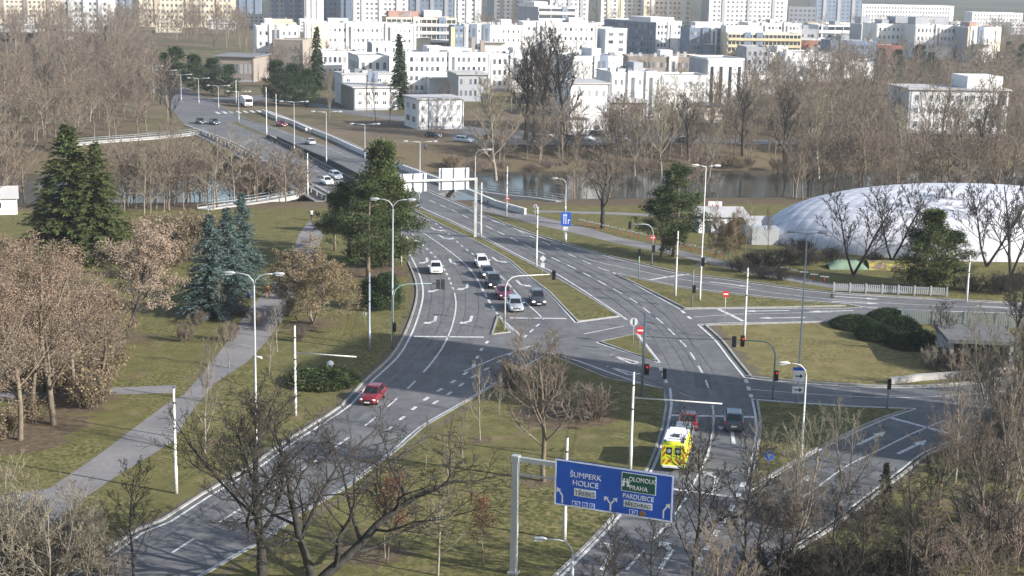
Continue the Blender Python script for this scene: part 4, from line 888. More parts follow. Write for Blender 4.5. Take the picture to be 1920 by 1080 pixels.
proto('giant', bare_tree(11, 13, .42, (10,9,7,5), (.78,.5,.45,.42), (62,50,45,42), .16, .06, .2, .016, (.35,.1), multi=2), 13, BD)
proto('giant_b', bare_tree(12, 14, .38, (10,9,7,5), (.66,.5,.45,.42), (48,45,45,40), .28, .14, .14, .016), 14, BD)
proto('lit', bare_tree(13, 13, .24, (12,8,7,4), (.6,.48,.45,.42), (40,40,42,40), .24, .16, .12, .016), 13, ['bark_brown','twig_brown','twig_brown'])
proto('slim_dark', bare_tree(14, 9, .11, (14,7,6,4), (.36,.45,.45,.42), (45,42,42,40), .2, .12, .10, .014), 9, BD)
proto('pale_tall', bare_tree(15, 12, .16, (12,7,6,3), (.5,.45,.45,.42), (38,40,40,40), .18, .16, .11, .016), 12, ['bark_pale','twig_brown','twig_brown'])
proto('pale_multi', bare_tree(16, 9, .12, (8,6,5,3), (.5,.45,.45,.42), (38,40,40,40), .15, .12, .13, .015, multi=3), 9, ['bark_pale','twig_olive','twig_olive'])
proto('young', bare_tree(17, 7, .085, (12,6,4), (.42,.42,.42), (42,40,40), .3, .14, .07, .012), 7, BO)
proto('young_red', bare_tree(18, 6, .08, (12,6,5), (.42,.42,.42), (48,45,40), .38, .10, .08, .012, leaves=2, leaf=.13, leaf_lv=2), 6, ['bark_brown','twig_wine','leaf_red'])
proto('rust', bare_tree(19, 15, .20, (13,7,6,3), (.42,.46,.45,.4), (42,42,42,40), .2, .13, .09, .016, leaves=2, leaf=.11), 15, ['bark_brown','twig_wine','leaf_rust'])
proto('rust_b', bare_tree(20, 14, .20, (13,7,6,3), (.45,.46,.45,.4), (45,42,42,40), .18, .12, .10, .016, leaves=2, leaf=.11), 14, ['bark_brown','twig_brown','leaf_rust'])
proto('pink', bare_tree(21, 12, .24, (12,8,6,3), (.6,.46,.45,.4), (58,45,42,40), .3, .10, .10, .016, (.35,.05), leaves=5, leaf=.13), 12, ['bark_dark','twig_wine','leaf_pink'])
proto('tan', bare_tree(22, 9, .15, (10,8,7,4), (.6,.46,.45,.4), (48,45,45,42), .22, .06, .12, .016, multi=4, leaves=1, leaf=.17), 9, ['bark_pale','twig_olive','leaf_tan'])
for i in range(4):   # woodland trees, seen far off: sturdier twigs
    proto('wood%d' % i, bare_tree(30+i, 15, .18+.02*i, (11,7,5,3), ((.5,.38,.55,.45)[i],.46,.45,.42), ((45,32,55,45)[i],40,40,40), .2, (.12,.2,.08,.14)[i], .11, .032), 15, [BW,BB,BO,BB][i])
proto('poplar', bare_tree(40, 22, .38, (16,8,6,3), (.5,.42,.45,.42), (42,36,38,38), .2, .16, .10, .032), 22, ['bark_pale','twig_olive','twig_olive'])
proto('tall_dark', bare_tree(41, 24, .50, (13,8,6,3), (.48,.42,.45,.42), (36,36,38,38), .22, .16, .10, .038), 24, BD)
proto('pollard', bare_tree(42, 10, .26, (12,6,5,3), (.55,.42,.45,.42), (50,40,38,38), .3, .14, .12, .022), 10, ['bark_dark','twig_brown','twig_brown'])
proto('dome_tree', bare_tree(43, 13, .2, (11,7,6,4), (.42,.42,.45,.42), (42,38,38,38), .2, .14, .09, .022, multi=2), 13, BD)
proto('spruce_green', spruce(50, 16, 4.8, 40, 13, .18, .20, .03, .8), 16, ['bark_brown','bark_brown','needle_yellowgreen'])
proto('spruce_blue', spruce(51, 13, 3.6, 36, 15, .16, .17, .01, .62), 13, ['bark_brown','bark_brown','needle_blue'])
proto('spruce_far', spruce(52, 20, 3.4, 26, 9, .35, .55, .05, 1.1), 20, ['bark_brown','bark_brown','needle_dark'])
proto('spruce_slim', spruce(53, 7, 1.0, 22, 8, .3, .2, .1, .45), 7, ['bark_dark','bark_brown','needle_dark'])
proto('pine', pine(54, 13, 4.0, 50, 5, .8, .14, 46, .11, .42), 13, ['bark_brown','bark_brown','needle_green'])
proto('pine_b', pine(55, 12, 4.5, 50, 5, .82, .12, 46, .11, .42), 12, ['bark_brown','bark_brown','needle_green'])
proto('pine_far', pine(56, 13, 4.8, 50, 5, 1.3, .08, 26, .24, .7), 13, ['bark_brown','bark_brown','needle_dark'])
proto('yew', pine(57, 13, 4.0, 80, 6, 1.0, .04, 44, .11, .5, .9, 1.12), 13, ['bark_brown','bark_brown','needle_yellowgreen'])
proto('juniper', shrub_green(58, 5, 2.6, 3200, .8, .15, .5), 2.6, ['bark_dark','bark_dark','needle_dark'])
proto('juniper_low', shrub_green(59, 2.4, 1.3, 1500, .5, .12, .5), 1.3, ['bark_dark','bark_dark','needle_green'])
proto('round_bush', pine(60, 4.5, 2.6, 60, 6, .7, .05, 36, .09, .34, .9, .9), 4.5, ['bark_dark','bark_dark','needle_dark'])
proto('bush', hedge_bush(61, 2.4, 3.2, 34, .02), 3.2, BB)
proto('bush_pale', hedge_bush(62, 2.6, 3.6, 36, .022), 3.6, ['bark_pale','bark_pale','bark_pale'])
proto('bush_wine', hedge_bush(63, 2.2, 2.6, 34, .022), 2.6, BW)
proto('bush_tan', hedge_bush(64, 2.6, 3.4, 30, .02, 2, .22), 3.4, ['bark_brown','twig_brown','leaf_tan'])
proto('bush_dark', hedge_bush(65, 2.4, 2.8, 40, .025), 2.8, BD)
NM = {'bush':'bare_shrub','bush_pale':'bare_shrub','bush_wine':'bare_shrub','bush_tan':'leafy_shrub','bush_dark':'bare_shrub','juniper':'juniper_shrub','juniper_low':'juniper_shrub','round_bush':'evergreen_bush'}
trng = random.Random(99)
def plant_at(key, p, h, label, group=None, rz=None, wide=1.0):
    name = NM.get(key) or ('spruce_tree' if 'spruce' in key else 'pine_tree' if 'pine' in key else 'yew_tree' if key == 'yew' else 'bare_tree')
    o = thing(name, label, 'shrub' if key in NM else 'tree', p, trng.uniform(0, 6.28) if rz is None else rz, group)
    s = h/TP[key][2]; o.scale = (s*wide, s*wide, s)
    part('trunk' if key not in NM else 'stems', TP[key][0], o); part('crown' if key not in NM else 'foliage', TP[key][1], o)
    return o
def tree(key, px, py, ytop=None, label='', group=None, rz=None, wide=1.0, h=None, z=0.0):
    p = G(px, py, z)
    if h is None: h = top_z(p, ytop)-z
    return plant_at(key, p, h, label, group, rz, wide)
# near bare trees
tree('giant', 588, 1098, 690, 'big dark bare tree leaning over the western road with crooked limbs', rz=R(-20), wide=1.25)
tree('giant_b', 492, 1102, 660, 'tall dark bare tree with upright twin limbs beside the western road', rz=R(70), wide=1.3)
tree('slim_dark', 250, 1085, 848, 'slim dark bare tree at the western road edge', wide=1.2)
tree('lit', 1019, 905, 562, 'tall sunlit bare tree alone on the lawn between the roads', rz=R(30), wide=1.2)
tree('pale_tall', 383, 850, 612, 'pale barked bare tree between footpath and western road', wide=.8)
GL = 'young staked trees on the lawn between the roads'
for x, y, yt in ((900,828,668),(868,872,745),(935,780,700),(841,935,800),(722,1050,905),(798,880,770)): tree('young', x, y, yt, 'young thin bare tree on the lawn between the roads', GL)
tree('young', 821, 1082, 900, 'light twigged young tree with low branches beside red leaved saplings', wide=1.5)
tree('young_red', 906, 1062, 925, 'small sapling with dry red leaves near the big blue sign post')
tree('young_red', 726, 1060, 880, 'slender sapling with reddish brown leaves beside the light twigged young tree')
tree('bush', 1105, 790, None, 'wide brown shrub behind the tall sunlit bare tree', h=3.8, wide=1.4); tree('bush', 1040, 740, None, 'brown shrub at the tip of the lawn by the crossing', h=3.2, wide=1.4)
tree('bush', 952, 728, None, 'thin bare shrub at the lawn edge by the junction', h=3, wide=1.2)
GR = 'bare trees in the lower right thicket'
for x, y, yt, k in ((1300,1118,760,'slim_dark'),(1395,1110,800,'slim_dark'),(1220,1125,930,'slim_dark'),(1150,1122,950,'slim_dark'),(1560,1060,870,'slim_dark'),(1700,1110,850,'slim_dark'),(1610,1120,900,'slim_dark'),(1850,1080,820,'slim_dark'),(1460,1110,880,'slim_dark'),(1740,1010,840,'slim_dark')):
    tree(k, x, y, yt, 'dark slim bare tree in the thicket beside the turning road', GR, wide=1.15)
for x, y, yt, k in ((1502,1000,745,'pale_multi'),(1440,960,780,'pale_multi'),(1590,930,745,'pale_multi'),(1790,905,640,'pale_tall'),(1815,880,640,'pale_tall'),(1880,950,660,'pale_tall'),(1910,860,600,'pale_tall'),(1930,1040,700,'pale_tall'),(1850,760,560,'pale_multi'),(1900,745,590,'pale_multi')):
    tree(k, x, y, yt, 'pale multi stemmed bare tree by the turning road' if k == 'pale_multi' else 'pale tall bare tree beyond the turning road', 'pale bare trees around the turning road')
for x, y, h in ((1830,690,3.5),(1880,680,4),(1920,660,4),(1750,690,3),(1790,660,3),(1820,980,4),(1870,1010,4),(1900,1060,5),(1760,1080,3.5),(1540,1085,3),(1900,800,4),(1870,840,4),(1890,900,4)):
    tree(('bush','bush_pale','bush_wine')[int(x+y) % 3], x, y, None, 'brown bare shrub in the thicket around the turning road and underpass', 'bare shrubs around the turning road', h=h, wide=1.2)
for x, y, h in ((1470,1095,3),(1590,1090,3),(1690,1095,3)):
    tree('bush_dark', x, y, None, 'dark dense bare shrub at the foot of the slim trees', 'dark bare shrubs in the thicket', h=h, wide=1.5)
tree('spruce_slim', 1655, 975, 865, 'very slim dark spruce at the edge of the turning road', wide=1.1); tree('spruce_slim', 1690, 1075, 985, 'small dark spruce below the very slim one', wide=1.1)
for x, y, h in ((30,1090,9),(95,1105,8),(165,1090,7)): tree('pale_multi', x, y, None, 'pale tangled bare tree below the footpath', 'pale tangled trees below the footpath', h=h, wide=1.3)
for x, y, h in ((10,1010,4),(70,1040,4.5),(130,1060,4),(190,1075,3.5),(60,1090,5),(0,1080,5),(150,1010,3)): tree('bush_pale', x, y, None, 'pale bare shrub below the footpath', 'pale shrubs below the footpath', h=h, wide=1.3)
# park on the left
for x, y, yt, k, lab in ((38,825,455,'rust','rusty leaved tree whose forked trunk stands at the lawn edge above the footpath'),(101,796,440,'rust_b','rusty leaved tree with dark trunk in front of the side path'),(138,752,460,'rust','rusty leaved tree with pale trunk beside the side path'),(-40,790,450,'rust_b','rusty leaved tree overhanging the lawn left of the forked one'),(5,700,440,'rust','rusty leaved tree behind the side path with thin crown'),(190,735,520,'rust_b','low rusty leaved tree next to the pinkish leaning tree'),(75,700,430,'rust_b','rusty leaved tree behind the side path in front of the huge conifer'),(-30,640,430,'rust','rusty leaved tree in front of the boathouse')): tree(k, x, y, yt, lab, wide=1.4)
for x, y, h in ((170,760,4),(60,790,3),(10,820,3),(205,700,4),(120,720,4)): tree('bush_tan', x, y, None, 'tan shrub under the rusty leaved trees', 'tan shrubs under the rusty trees', h=h)
tree('pink', 236, 634, 400, 'leaning tree with dense pinkish dry leaves and a long low bough', rz=0, wide=1.35)
for x, y, h in ((285,470,5),(330,455,5),(375,470,5),(350,490,4),(260,480,4.5),(310,500,4),(240,465,5),(300,440,4),(350,435,4),(385,450,4.5),(270,520,3.5)): tree('bush_tan', x, y, None, 'tan leafed shrub in the thicket behind the pinkish tree', 'tan thicket behind the pinkish tree', h=h, wide=1.2)
tree('tan', 586, 607, 440, 'wide multi stemmed tree with pale trunks and tan leaves', wide=1.4)
tree('spruce_green', 135, 485, 228, 'huge broad green conifer beside the boathouse', wide=1.45); tree('spruce_green', 185, 490, 262, 'green spruce merged with the huge broad conifer', wide=1.2)
tree('spruce_green', 95, 475, 330, 'lower green conifer on the flank of the huge one nearest the boathouse', wide=1.2)
tree('spruce_blue', 395, 592, 400, 'front blue spruce of the trio by the footpath', wide=1.25); tree('spruce_blue', 428, 566, 388, 'middle blue spruce of the trio by the footpath', wide=1.15); tree('spruce_blue', 455, 545, 360, 'tallest rear blue spruce of the trio by the footpath', wide=1.0)
tree('yew', 715, 500, 255, 'tallest dark pine in the clump beside the western road', wide=1.0); tree('pine_b', 655, 490, 330, 'broad pine on the left of the clump beside the western road', wide=1.15); tree('pine_b', 735, 500, 320, 'pine at the kerb of the western road in the clump', wide=1.0)
tree('pine', 690, 520, 335, 'front pine of the clump above the tan leafed tree', wide=1.1); tree('pine_b', 628, 470, 350, 'low pine at the end of the footpath near the bridge')
tree('round_bush', 722, 580, 505, 'round evergreen bush at the curve of the western road', wide=1.0); tree('round_bush', 695, 578, 515, 'second evergreen bush behind the trolley pole at the curve', wide=1.0); tree('bush_wine', 712, 548, None, 'reddish bare shrub above the evergreen bushes', h=3)
tree('juniper_low', 605, 718, None, 'low spreading juniper beside the white marker stone', h=1.6, wide=1.25)
for x, y, h_, w_, lab in ((1605,612,1.5,.9,'low juniper at the tip of the side road'),(1645,634,2.0,.75,'wide spreading dark juniper on the dry lawn'),(1690,622,2.1,.7,'juniper in front of the corrugated barrier'),(1728,652,2.2,.65,'darker juniper beside the underpass entrance'),(1668,600,1.6,.8,'juniper hanging over the side road behind the wide one'),(1700,650,1.7,.7,'small juniper between the wide and the darker one')): tree('juniper', x, y, None, lab, h=h_, wide=w_*2.6/h_*.75)
tree('bush', 1560, 560, None, 'thin bare shrub at the island tip', h=.9, wide=.6)
for x, y, yt in ((410,600,520),(430,690,600),(520,660,560),(505,700,610)): tree('young', x, y, yt, 'thin bare sapling beside the footpath', 'saplings beside the footpath', wide=1.2)
# middle ground right of the main road
tree('pine', 1262, 482, 300, 'tall dark pine standing between path and tall lamp', wide=1.1); tree('pine_b', 1240, 482, 345, 'lower pine leaning on the tall dark pine', wide=1.15)
tree('yew', 1738, 540, 385, 'dark pointed conifer in front of the air dome', wide=1.35); tree('pine_b', 1790, 538, 425, 'rounded pine right of the pointed conifer', wide=1.3)
tree('pollard', 1130, 428, 270, 'pollarded bare tree with dark forked limbs on the riverside lawn', wide=1.5)
for x, y, yt in ((1600,515,338),(1672,490,335),(1805,470,330),(1740,470,340),(1850,500,330),(1895,520,320)): tree('dome_tree', x, y, yt, 'dark forked bare tree in front of the air dome', 'bare trees in front of the air dome', wide=1.3)
for x, y, yt, k in ((1365,500,380,'tan'),(1395,490,370,'wood2'),(1340,470,360,'wood3'),(1440,470,380,'wood1')): tree(k, x, y, yt, 'twiggy tan tree between lamp and air dome', 'tan trees left of the air dome', wide=.7)
for x, y, h in ((1480,495,3),(1515,497,2.5),(1560,490,2.5),(1440,505,3),(1410,500,2.5),(1500,480,3),(1640,492,1.8),(1700,500,2),(1385,510,2.4),(1430,522,2),(1465,525,2),(1820,545,2.5),(1870,550,3),(1910,545,3)): tree('bush_dark', x, y, None, 'dark bare hedge shrub around the foot of the air dome', 'hedge shrubs by the air dome', h=h, wide=1.2)
tree('dome_tree', 1900, 650, 490, 'dark bare tree beside the corrugated barrier', wide=1.3); tree('dome_tree', 1775, 660, 560, 'small crooked dark tree above the underpass roof', wide=1.4)
for x, y, yt in ((1860,840,640),(1905,790,600),(1840,1010,740),(1760,950,760),(1895,1000,720),(1610,1090,880),(1480,1090,860),(1730,1095,880),(1420,1060,870)):
    tree('pale_tall' if int(x) % 2 else 'lit', x, y, yt, 'brown twigged bare tree in the grove around the turning road', 'brown bare trees around the turning road', wide=1.35)
tree('pale_tall', 38, 228, 78, 'white barked leaning birch in the wood beyond the boathouse', wide=.9)
for x, y, k, h in ((6,88,'slim_dark',7),(13,86,'lit',9),(21,89,'slim_dark',8),(28,86,'lit',10),(36,88,'lit',9),(44,90,'slim_dark',9),(52,98,'lit',12),(58,106,'lit',12),(50,84,'lit',11),(62,118,'lit',12)):
    plant_at(k, Vector((x, y, 0)), h, 'bare tree in the strip of trees below the turning road', 'bare trees in the strip below the turning road', wide=1.5)
for x, y, h_ in ((1800,700,2.6),(1840,715,2.2),(1770,685,2.4)): tree('bush_dark', x, y, None, 'dark bare shrub crowding the underpass entrance', 'shrubs at the underpass entrance', h=h_, wide=1.2)
GB = 'large riverside trees right of the car park'
for x, y, yt in ((1470,318,150),(1392,292,140),(1535,335,165),(1830,325,185),(1622,320,150),(1240,330,150),(1290,300,170),(1690,330,190),(1900,330,180),(1190,330,200),(1330,332,215)): tree('poplar' if int(x) % 3 else 'tall_dark', x, y, yt, 'large bare tree with pale limbs on the far river bank', GB, wide=1.15, z=-1.0)
for x, y, yt, lab in ((60,760,470,'thin rusty leaved tree among the park trees by the side path'),(165,700,470,'rusty leaved tree just left of the pinkish tree'),(-20,860,520,'rusty leaved tree at the footpath bend')): tree('rust_b', x, y, yt, lab, wide=1.3)
for x, y, h in ((30,720,4),(90,740,4.5),(150,735,4),(200,640,4),(110,660,5),(40,640,5),(185,600,4.5)): tree('bush_tan', x, y, None, 'brown leafed undergrowth among the park trees', 'undergrowth among the park trees', h=h, wide=1.3)
for x, y, h in ((345,640,2.5),(372,610,2),(530,560,2),(545,590,2.5),(430,640,2.5),(480,610,2.2),(560,640,2)): tree('bush', x, y, None, 'low bare shrub along the footpath', 'low shrubs along the footpath', h=h)
# far bank
tree('poplar', 930, 338, 132, 'large pale limbed bare poplar on the far river bank', wide=1.25, z=-2)
for x, y, yt in ((985,262,52),(1055,268,40),(1018,255,36),(1000,268,80)): tree('tall_dark', x, y, yt, 'very tall dark bare tree rising before the white hospital blocks', 'tall dark trees by the car park', wide=1.35)
for x, y, yt in ((705,230,130),(690,225,150),(730,232,150)): tree('wood1', x, y, yt, 'dark upright bare tree in front of the pale two storey house', 'trees in front of the pale house', wide=.7)
tree('poplar', 618, 222, 128, 'white barked birch like tree by the bridge pavement', wide=.6)
tree('spruce_far', 594, 168, 48, 'tall dark spruce before the wide white hospital block'); tree('spruce_far', 748, 205, 62, 'tall shaggy spruce between the ward wing and the narrow block'); tree('spruce_far', 715, 120, 56, 'small spruce tip above the narrow white block')
for x, y, yt, w_ in ((330,165,84,1.1),(365,172,98,1.1),(400,178,105,1.1),(430,182,118,1),(310,160,95,1)): tree('pine_far', x, y, yt, 'dark evergreen in the row beside the far avenue', 'evergreens beside the far avenue', wide=w_)
for x, y, yt in ((520,195,108),(550,200,115),(575,200,125)): tree('pine_far', x, y, yt, 'dark evergreen beside the bus stop on the far bank', 'evergreens beside the bus stop')
tree('round_bush', 1141, 246, 200, 'round dark bush beside the tall white house', wide=1.1)
for x, y, yt in ((1650,140,88),(1680,150,90),(1720,150,80),(1745,140,95),(1890,120,76),(1915,130,80),(1870,130,95),(1760,150,110)): tree('pine_far', x, y, yt, 'dark conifer among the bare trees below the pale clinic blocks', 'conifers below the clinic blocks', wide=.9)
# woodland: individual bare trees scattered over ground polygons
def inside(p, poly):
    c = False; n = len(poly)
    for i in range(n):
        a, b = poly[i], poly[(i+1) % n]
        if (a[1] > p[1]) != (b[1] > p[1]) and p[0] < (b[0]-a[0])*(p[1]-a[1])/(b[1]-a[1])+a[0]: c = not c
    return c
def wood(poly, n, hr, keys, label, group, mind=4.0, seed=1, wide=1.0):
    rg = random.Random(seed); W_ = [G(*p) for p in poly]; x0, x1 = min(p.x for p in W_), max(p.x for p in W_); y0, y1 = min(p.y for p in W_), max(p.y for p in W_); done = []; tries = 0
    while len(done) < n and tries < 30000:
        tries += 1; p = Vector((rg.uniform(x0,x1), rg.uniform(y0,y1), 0))
        if not inside(p, W_) or any((p-q).length < mind for q in done): continue
        sx, sy = proj(p)
        if sx < -120 or sx > 2040: continue
        done.append(p); o_ = p.y-yc(p.x); p2 = Vector((p.x, p.y, ground_z(o_) if abs(o_) < 60 else 0))
        if p2.z < -3.4: continue
        plant_at(rg.choice(keys), p2, rg.uniform(*hr), label, group, wide=wide*rg.uniform(1.0,1.5))
import numpy as np
LOW = []
for i in range(3):
    T, C = bare_tree(80+i, 14, .17, (9,6,4), ((.5,.36,.55)[i],.5,.5), ((45,34,55)[i],42,42), .15, .13, .12, .05)
    n = len(T.v); v = np.array(T.v+C.v, dtype=np.float32); f = [tuple(q) for q in T.f]+[tuple(k+n for k in q) for q in C.f]
    f = np.array([q for q in f if len(q) == 4], dtype=np.int32); LOW.append((v, f))
VV, FF, nv = [], [], 0
def mass(poly, n, hr, seed, mind=4.0, wide=1.0):
    global nv
    rg = random.Random(seed); W_ = [G(*p) for p in poly]; x0, x1 = min(p.x for p in W_), max(p.x for p in W_); y0, y1 = min(p.y for p in W_), max(p.y for p in W_); k = 0
    for _ in range(n*12):
        p = Vector((rg.uniform(x0,x1), rg.uniform(y0,y1), 0))
        if not inside(p, W_): continue
        o_ = p.y-yc(p.x); z = ground_z(o_) if abs(o_) < 60 else 0
        if z < -3.4: continue
        v, f = rg.choice(LOW); sc_ = rg.uniform(*hr)/14; a = rg.uniform(0, 6.28); ca, sa = math.cos(a), math.sin(a); w_ = sc_*wide*rg.uniform(1.0,1.5)
        q = np.empty_like(v); q[:,0] = (v[:,0]*ca-v[:,1]*sa)*w_+p.x; q[:,1] = (v[:,0]*sa+v[:,1]*ca)*w_+p.y; q[:,2] = v[:,2]*sc_+z
        VV.append(q); FF.append(f+nv); nv += len(v); k += 1
        if k >= n: break
LW = [(-60,420),(-60,300),(0,200),(60,130),(200,100),(275,118),(296,160),(326,215),(345,248),(250,262),(150,275),(90,330)]
wood(LW, 120, (9,16.5), ['wood0','wood0','wood1','wood2','wood3','wood3','poplar','tall_dark'], 'brown bare tree in the wood left of the bridge', 'bare trees of the wood left of the bridge', 5, 1)
mass(LW, 110, (8,14), 21)
mass([(-60,112),(0,70),(120,58),(240,56),(440,60),(475,92),(440,104),(250,98),(100,108)], 110, (11,17), 22)
wood([(215,398),(230,330),(330,275),(380,300),(430,330),(380,384),(300,396)], 16, (7,11), ['wood0','wood2','wood3'], 'bare tree on the river bank left of the bridge', 'bank trees left of the bridge', 5, 3)
for x, y, yt in ((440,385,225),(400,395,240),(480,370,250),(270,405,270)): tree('wood2', x, y, yt, 'many stemmed bare tree in front of the bridge', 'many stemmed trees in front of the bridge', wide=1.0)
wood([(1230,268),(1500,272),(1960,280),(1960,225),(1700,232),(1500,225),(1330,232),(1230,246)], 62, (11,16), ['wood0','wood2','wood2','wood3','wood1'], 'bare tree in the riverside wood right of the car park', 'riverside bare trees right of the car park', 4, 4)
mass([(1400,262),(1960,270),(1960,150),(1640,136),(1480,160),(1400,200)], 120, (10,15), 25)
wood([(860,322),(1050,322),(1500,330),(1960,330),(1960,290),(1400,285),(860,288)], 40, (7,12), ['wood0','wood2','wood3'], 'bare tree on the far river bank slope', 'bank trees across the river', 4, 6)
wood([(1430,345),(1960,352),(1960,395),(1440,385)], 14, (9,14), ['wood2','wood3','wood1'], 'bare tree on the near bank behind the air dome', 'bank trees behind the air dome', 4, 7)
wood([(590,200),(880,228),(880,205),(600,170)], 10, (7,10), ['wood0','wood1'], 'bare street tree among the riverside villas', 'street trees among the villas', 6, 8)
mass([(860,326),(1400,330),(1400,300),(860,296)], 50, (9,14), 45); mass([(1060,372),(1330,378),(1330,366),(1060,362)], 10, (6,9), 46)
mass([(820,330),(1050,326),(1960,335),(1960,280),(1400,272),(900,275)], 90, (7,12), 41); mass([(400,392),(560,374),(575,362),(520,335),(440,320)], 26, (5,9), 47, wide=1.2); mass([(1440,352),(1960,352),(1960,378),(1440,375)], 24, (9,13), 42); mass([(190,410),(230,330),(330,275),(440,340),(400,388),(300,400)], 40, (6,10), 43); mass([(-80,420),(40,410),(60,370),(-80,330)], 20, (7,11), 44)
mass([(1110,60),(1300,56),(1300,34),(1110,36)], 26, (10,14), 29); mass([(900,75),(1060,70),(1060,50),(900,52)], 16, (9,12), 30); mass([(440,150),(660,165),(660,128),(480,125)], 24, (7,11), 31); mass([(1640,110),(1960,130),(1960,50),(1880,60),(1800,112)], 50, (9,14), 32)
mass([(880,215),(1420,225),(1420,165),(1230,160),(1000,150),(900,160)], 50, (8,12), 33); mass([(1420,70),(1920,70),(1920,40),(1420,45)], 30, (8,12), 34)
me = bpy.data.meshes.new('distant_woods'); V_ = np.concatenate(VV); F_ = np.concatenate(FF); me.vertices.add(len(V_)); me.vertices.foreach_set('co', V_.ravel()); me.loops.add(F_.size); me.loops.foreach_set('vertex_index', F_.ravel())
me.polygons.add(len(F_)); me.polygons.foreach_set('loop_start', np.arange(0, F_.size, 4, dtype=np.int32)); me.update(calc_edges=True); me.materials.append(M['twig_brown'])
dw = bpy.data.objects.new('distant_woods', me); link(dw); tag(dw, 'brown mass of bare trees in the far woods and hospital grounds', 'woods', None, 'stuff')
for i in range(26):
    x = 860+i*42+trng.uniform(-12,12); tree(trng.choice(['bush','bush_wine','bush_tan']), x, 318+trng.uniform(-8,6), None, 'brown bare shrub along the far waterline', 'shrubs along the far waterline', h=trng.uniform(2,3.5), wide=1.3, z=-3.2)
# ------------------------------------------------------------------ street furniture
def pole_pts(px, py, ytop):
    p = G(px, py); return p, top_z(p, ytop)
def trolley_pole(px, py, ytop, label, group=None, m='white_pole', arm=None):
    p, h = pole_pts(px, py, ytop); o = thing('trolley_pole', label, 'pole', p, 0, group)
    MB().tube([(0,0,-.05),(0,0,2.2),(0,0,2.22),(0,0,h)], [.15,.145,.12,.09], 10).obj('mast', m, o)
    MB().cyl((0,0,h+.001),(0,0,h+.06), .10, n=10).obj('cap', 'dark_metal', o)
    for z in (h*.62, h*.86): MB().cyl((0,0,z),(0,0,z+.12), .125, n=10).obj('clamp_band', 'dark_metal', o)
    if arm:
        e = G(arm[0], arm[1], 0); # arm end given as pixel, solved on the horizontal plane through the arm height
        za = h*arm[2]; e = G(arm[0], arm[1], za)-p; e.z = za; s = Vector((0,0,za))
        a = MB().tube([s, e], .06, 6).obj('bracket_arm', 'white_pole', o)
        MB().tube([(0,0,h*.98), s.lerp(e, .8)], .018, 4).obj('stay_wire', 'dark_metal', o)
        d = (e-s).normalized(); n = Vector((-d.y, d.x, 0))
        for k in (.84, .97): MB().tube([s.lerp(e, k), s.lerp(e, k)+n*1.1-Vector((0,0,.35))-d*.5], .05, 5).obj('wire_hanger', 'galvanised', o)
    return o
GP = 'white trolleybus poles along the roads'
trolley_pole(330.5, 925, 728, 'white trolley pole between the footpath and the western road')
trolley_pole(554, 779, 610, 'white trolley pole with long bracket arm beside the low juniper', arm=(668,669,.70))
trolley_pole(692.5, 657, 510, 'grey green trolley pole on the lawn at the curve of the western road', m='grey_pole')
trolley_pole(1005.5, 500, 387, 'white trolley pole on the median beside the diamond sign', None)
trolley_pole(1266, 557, 433, 'white trolley pole on the triangular island by the slip road')
trolley_pole(1395, 639, 502, 'white trolley pole at the corner of the dry lawn and side road')
trolley_pole(1181.5, 882, 697, 'white trolley pole with long bracket arm beside the ambulance', arm=(1354,757,.74))
trolley_pole(949.5, 405, 312, 'white trolley pole with round signs beside the riverside footpath')
trolley_pole(901.5, 446, 342, 'white trolley pole next to the gantry mast on the median')
trolley_pole(577, 368, 287, 'white trolley pole where the footbridge meets the western bridge')
trolley_pole(744, 492, 396, 'white trolley pole close to the pines behind the double lamp')
trolley_pole(752, 496, 344, 'tall white trolley pole at the kerb before the pines')
trolley_pole(1058, 1016, 820, 'white trolley pole behind the big blue sign')
trolley_pole(1812, 566, 478, 'white trolley pole beside the slip road near the slatted fence')
trolley_pole(500, 258, 163, 'tall white trolley pole on the far end of the bridge')
for x, y, yt in ((518,230,176),(443,195,150)): trolley_pole(x, y, yt, 'slim white trolley pole on the far bank street', 'slim poles on the far bank')
def double_lamp(px, py, ytop, label, arm=2.2, m='galvanised', flat=False, group=None, rz=0, single=False):
    p, h = pole_pts(px, py, ytop); o = thing('street_lamp', label, 'lamp', p, rz, group)
    MB().tube([(0,0,-.05),(0,0,1.2),(0,0,1.22),(0,0,h-(0 if flat else 1.0))], [.14,.13,.10,.06], 10).obj('mast', m, o)
    for s in ((-1,) if single else (-1, 1)):
        if flat: pts = [(0,0,h-.05),(s*arm,0,h+.12)]
        else: pts = [(0,0,h-1.0),(s*.12,0,h-.55),(s*.5,0,h-.15),(s*1.0,0,h-.02),(s*arm,0,h+.02)]
        MB().tube(pts, .05, 6).obj('arm', m, o)
        mb = MB(); z = pts[-1][2]; mb.tube([(s*(arm-.15),0,z),(s*(arm+.1),0,z+.03),(s*(arm+.7),0,z+.02),(s*(arm+.85),0,z)], [.05,.13,.12,.03], 8); hd = mb.obj('lamp_head', m, o)
        MB().box(min(s*(arm+.12), s*(arm+.7)), max(s*(arm+.12), s*(arm+.7)), -.09, .09, z-.14, z-.1).obj('lens', 'sign_back', hd)
    return o
double_lamp(735.5, 651, 374, 'tall double armed lamp with curved arms at the curve of the western road', 1.6)
o = double_lamp(481, 845, 513, 'tall double armed lamp with curved arms between footpath and western road', 1.7)
MB().tube([(0,0,8.3),(.5,0,8.2),(.55,0,8.1)], .08, 6).obj('camera_bracket', 'white_paint', o)
double_lamp(1312, 564, 312, 'tall white T shaped lamp on the triangular island', 1.0, 'white_pole', True)
o4 = double_lamp(1494, 755, 438, 'tall grey T shaped lamp carrying black arrow signs by the underpass road', 1.1, 'grey_pole', True)
GLb = 'T shaped bridge lamps'
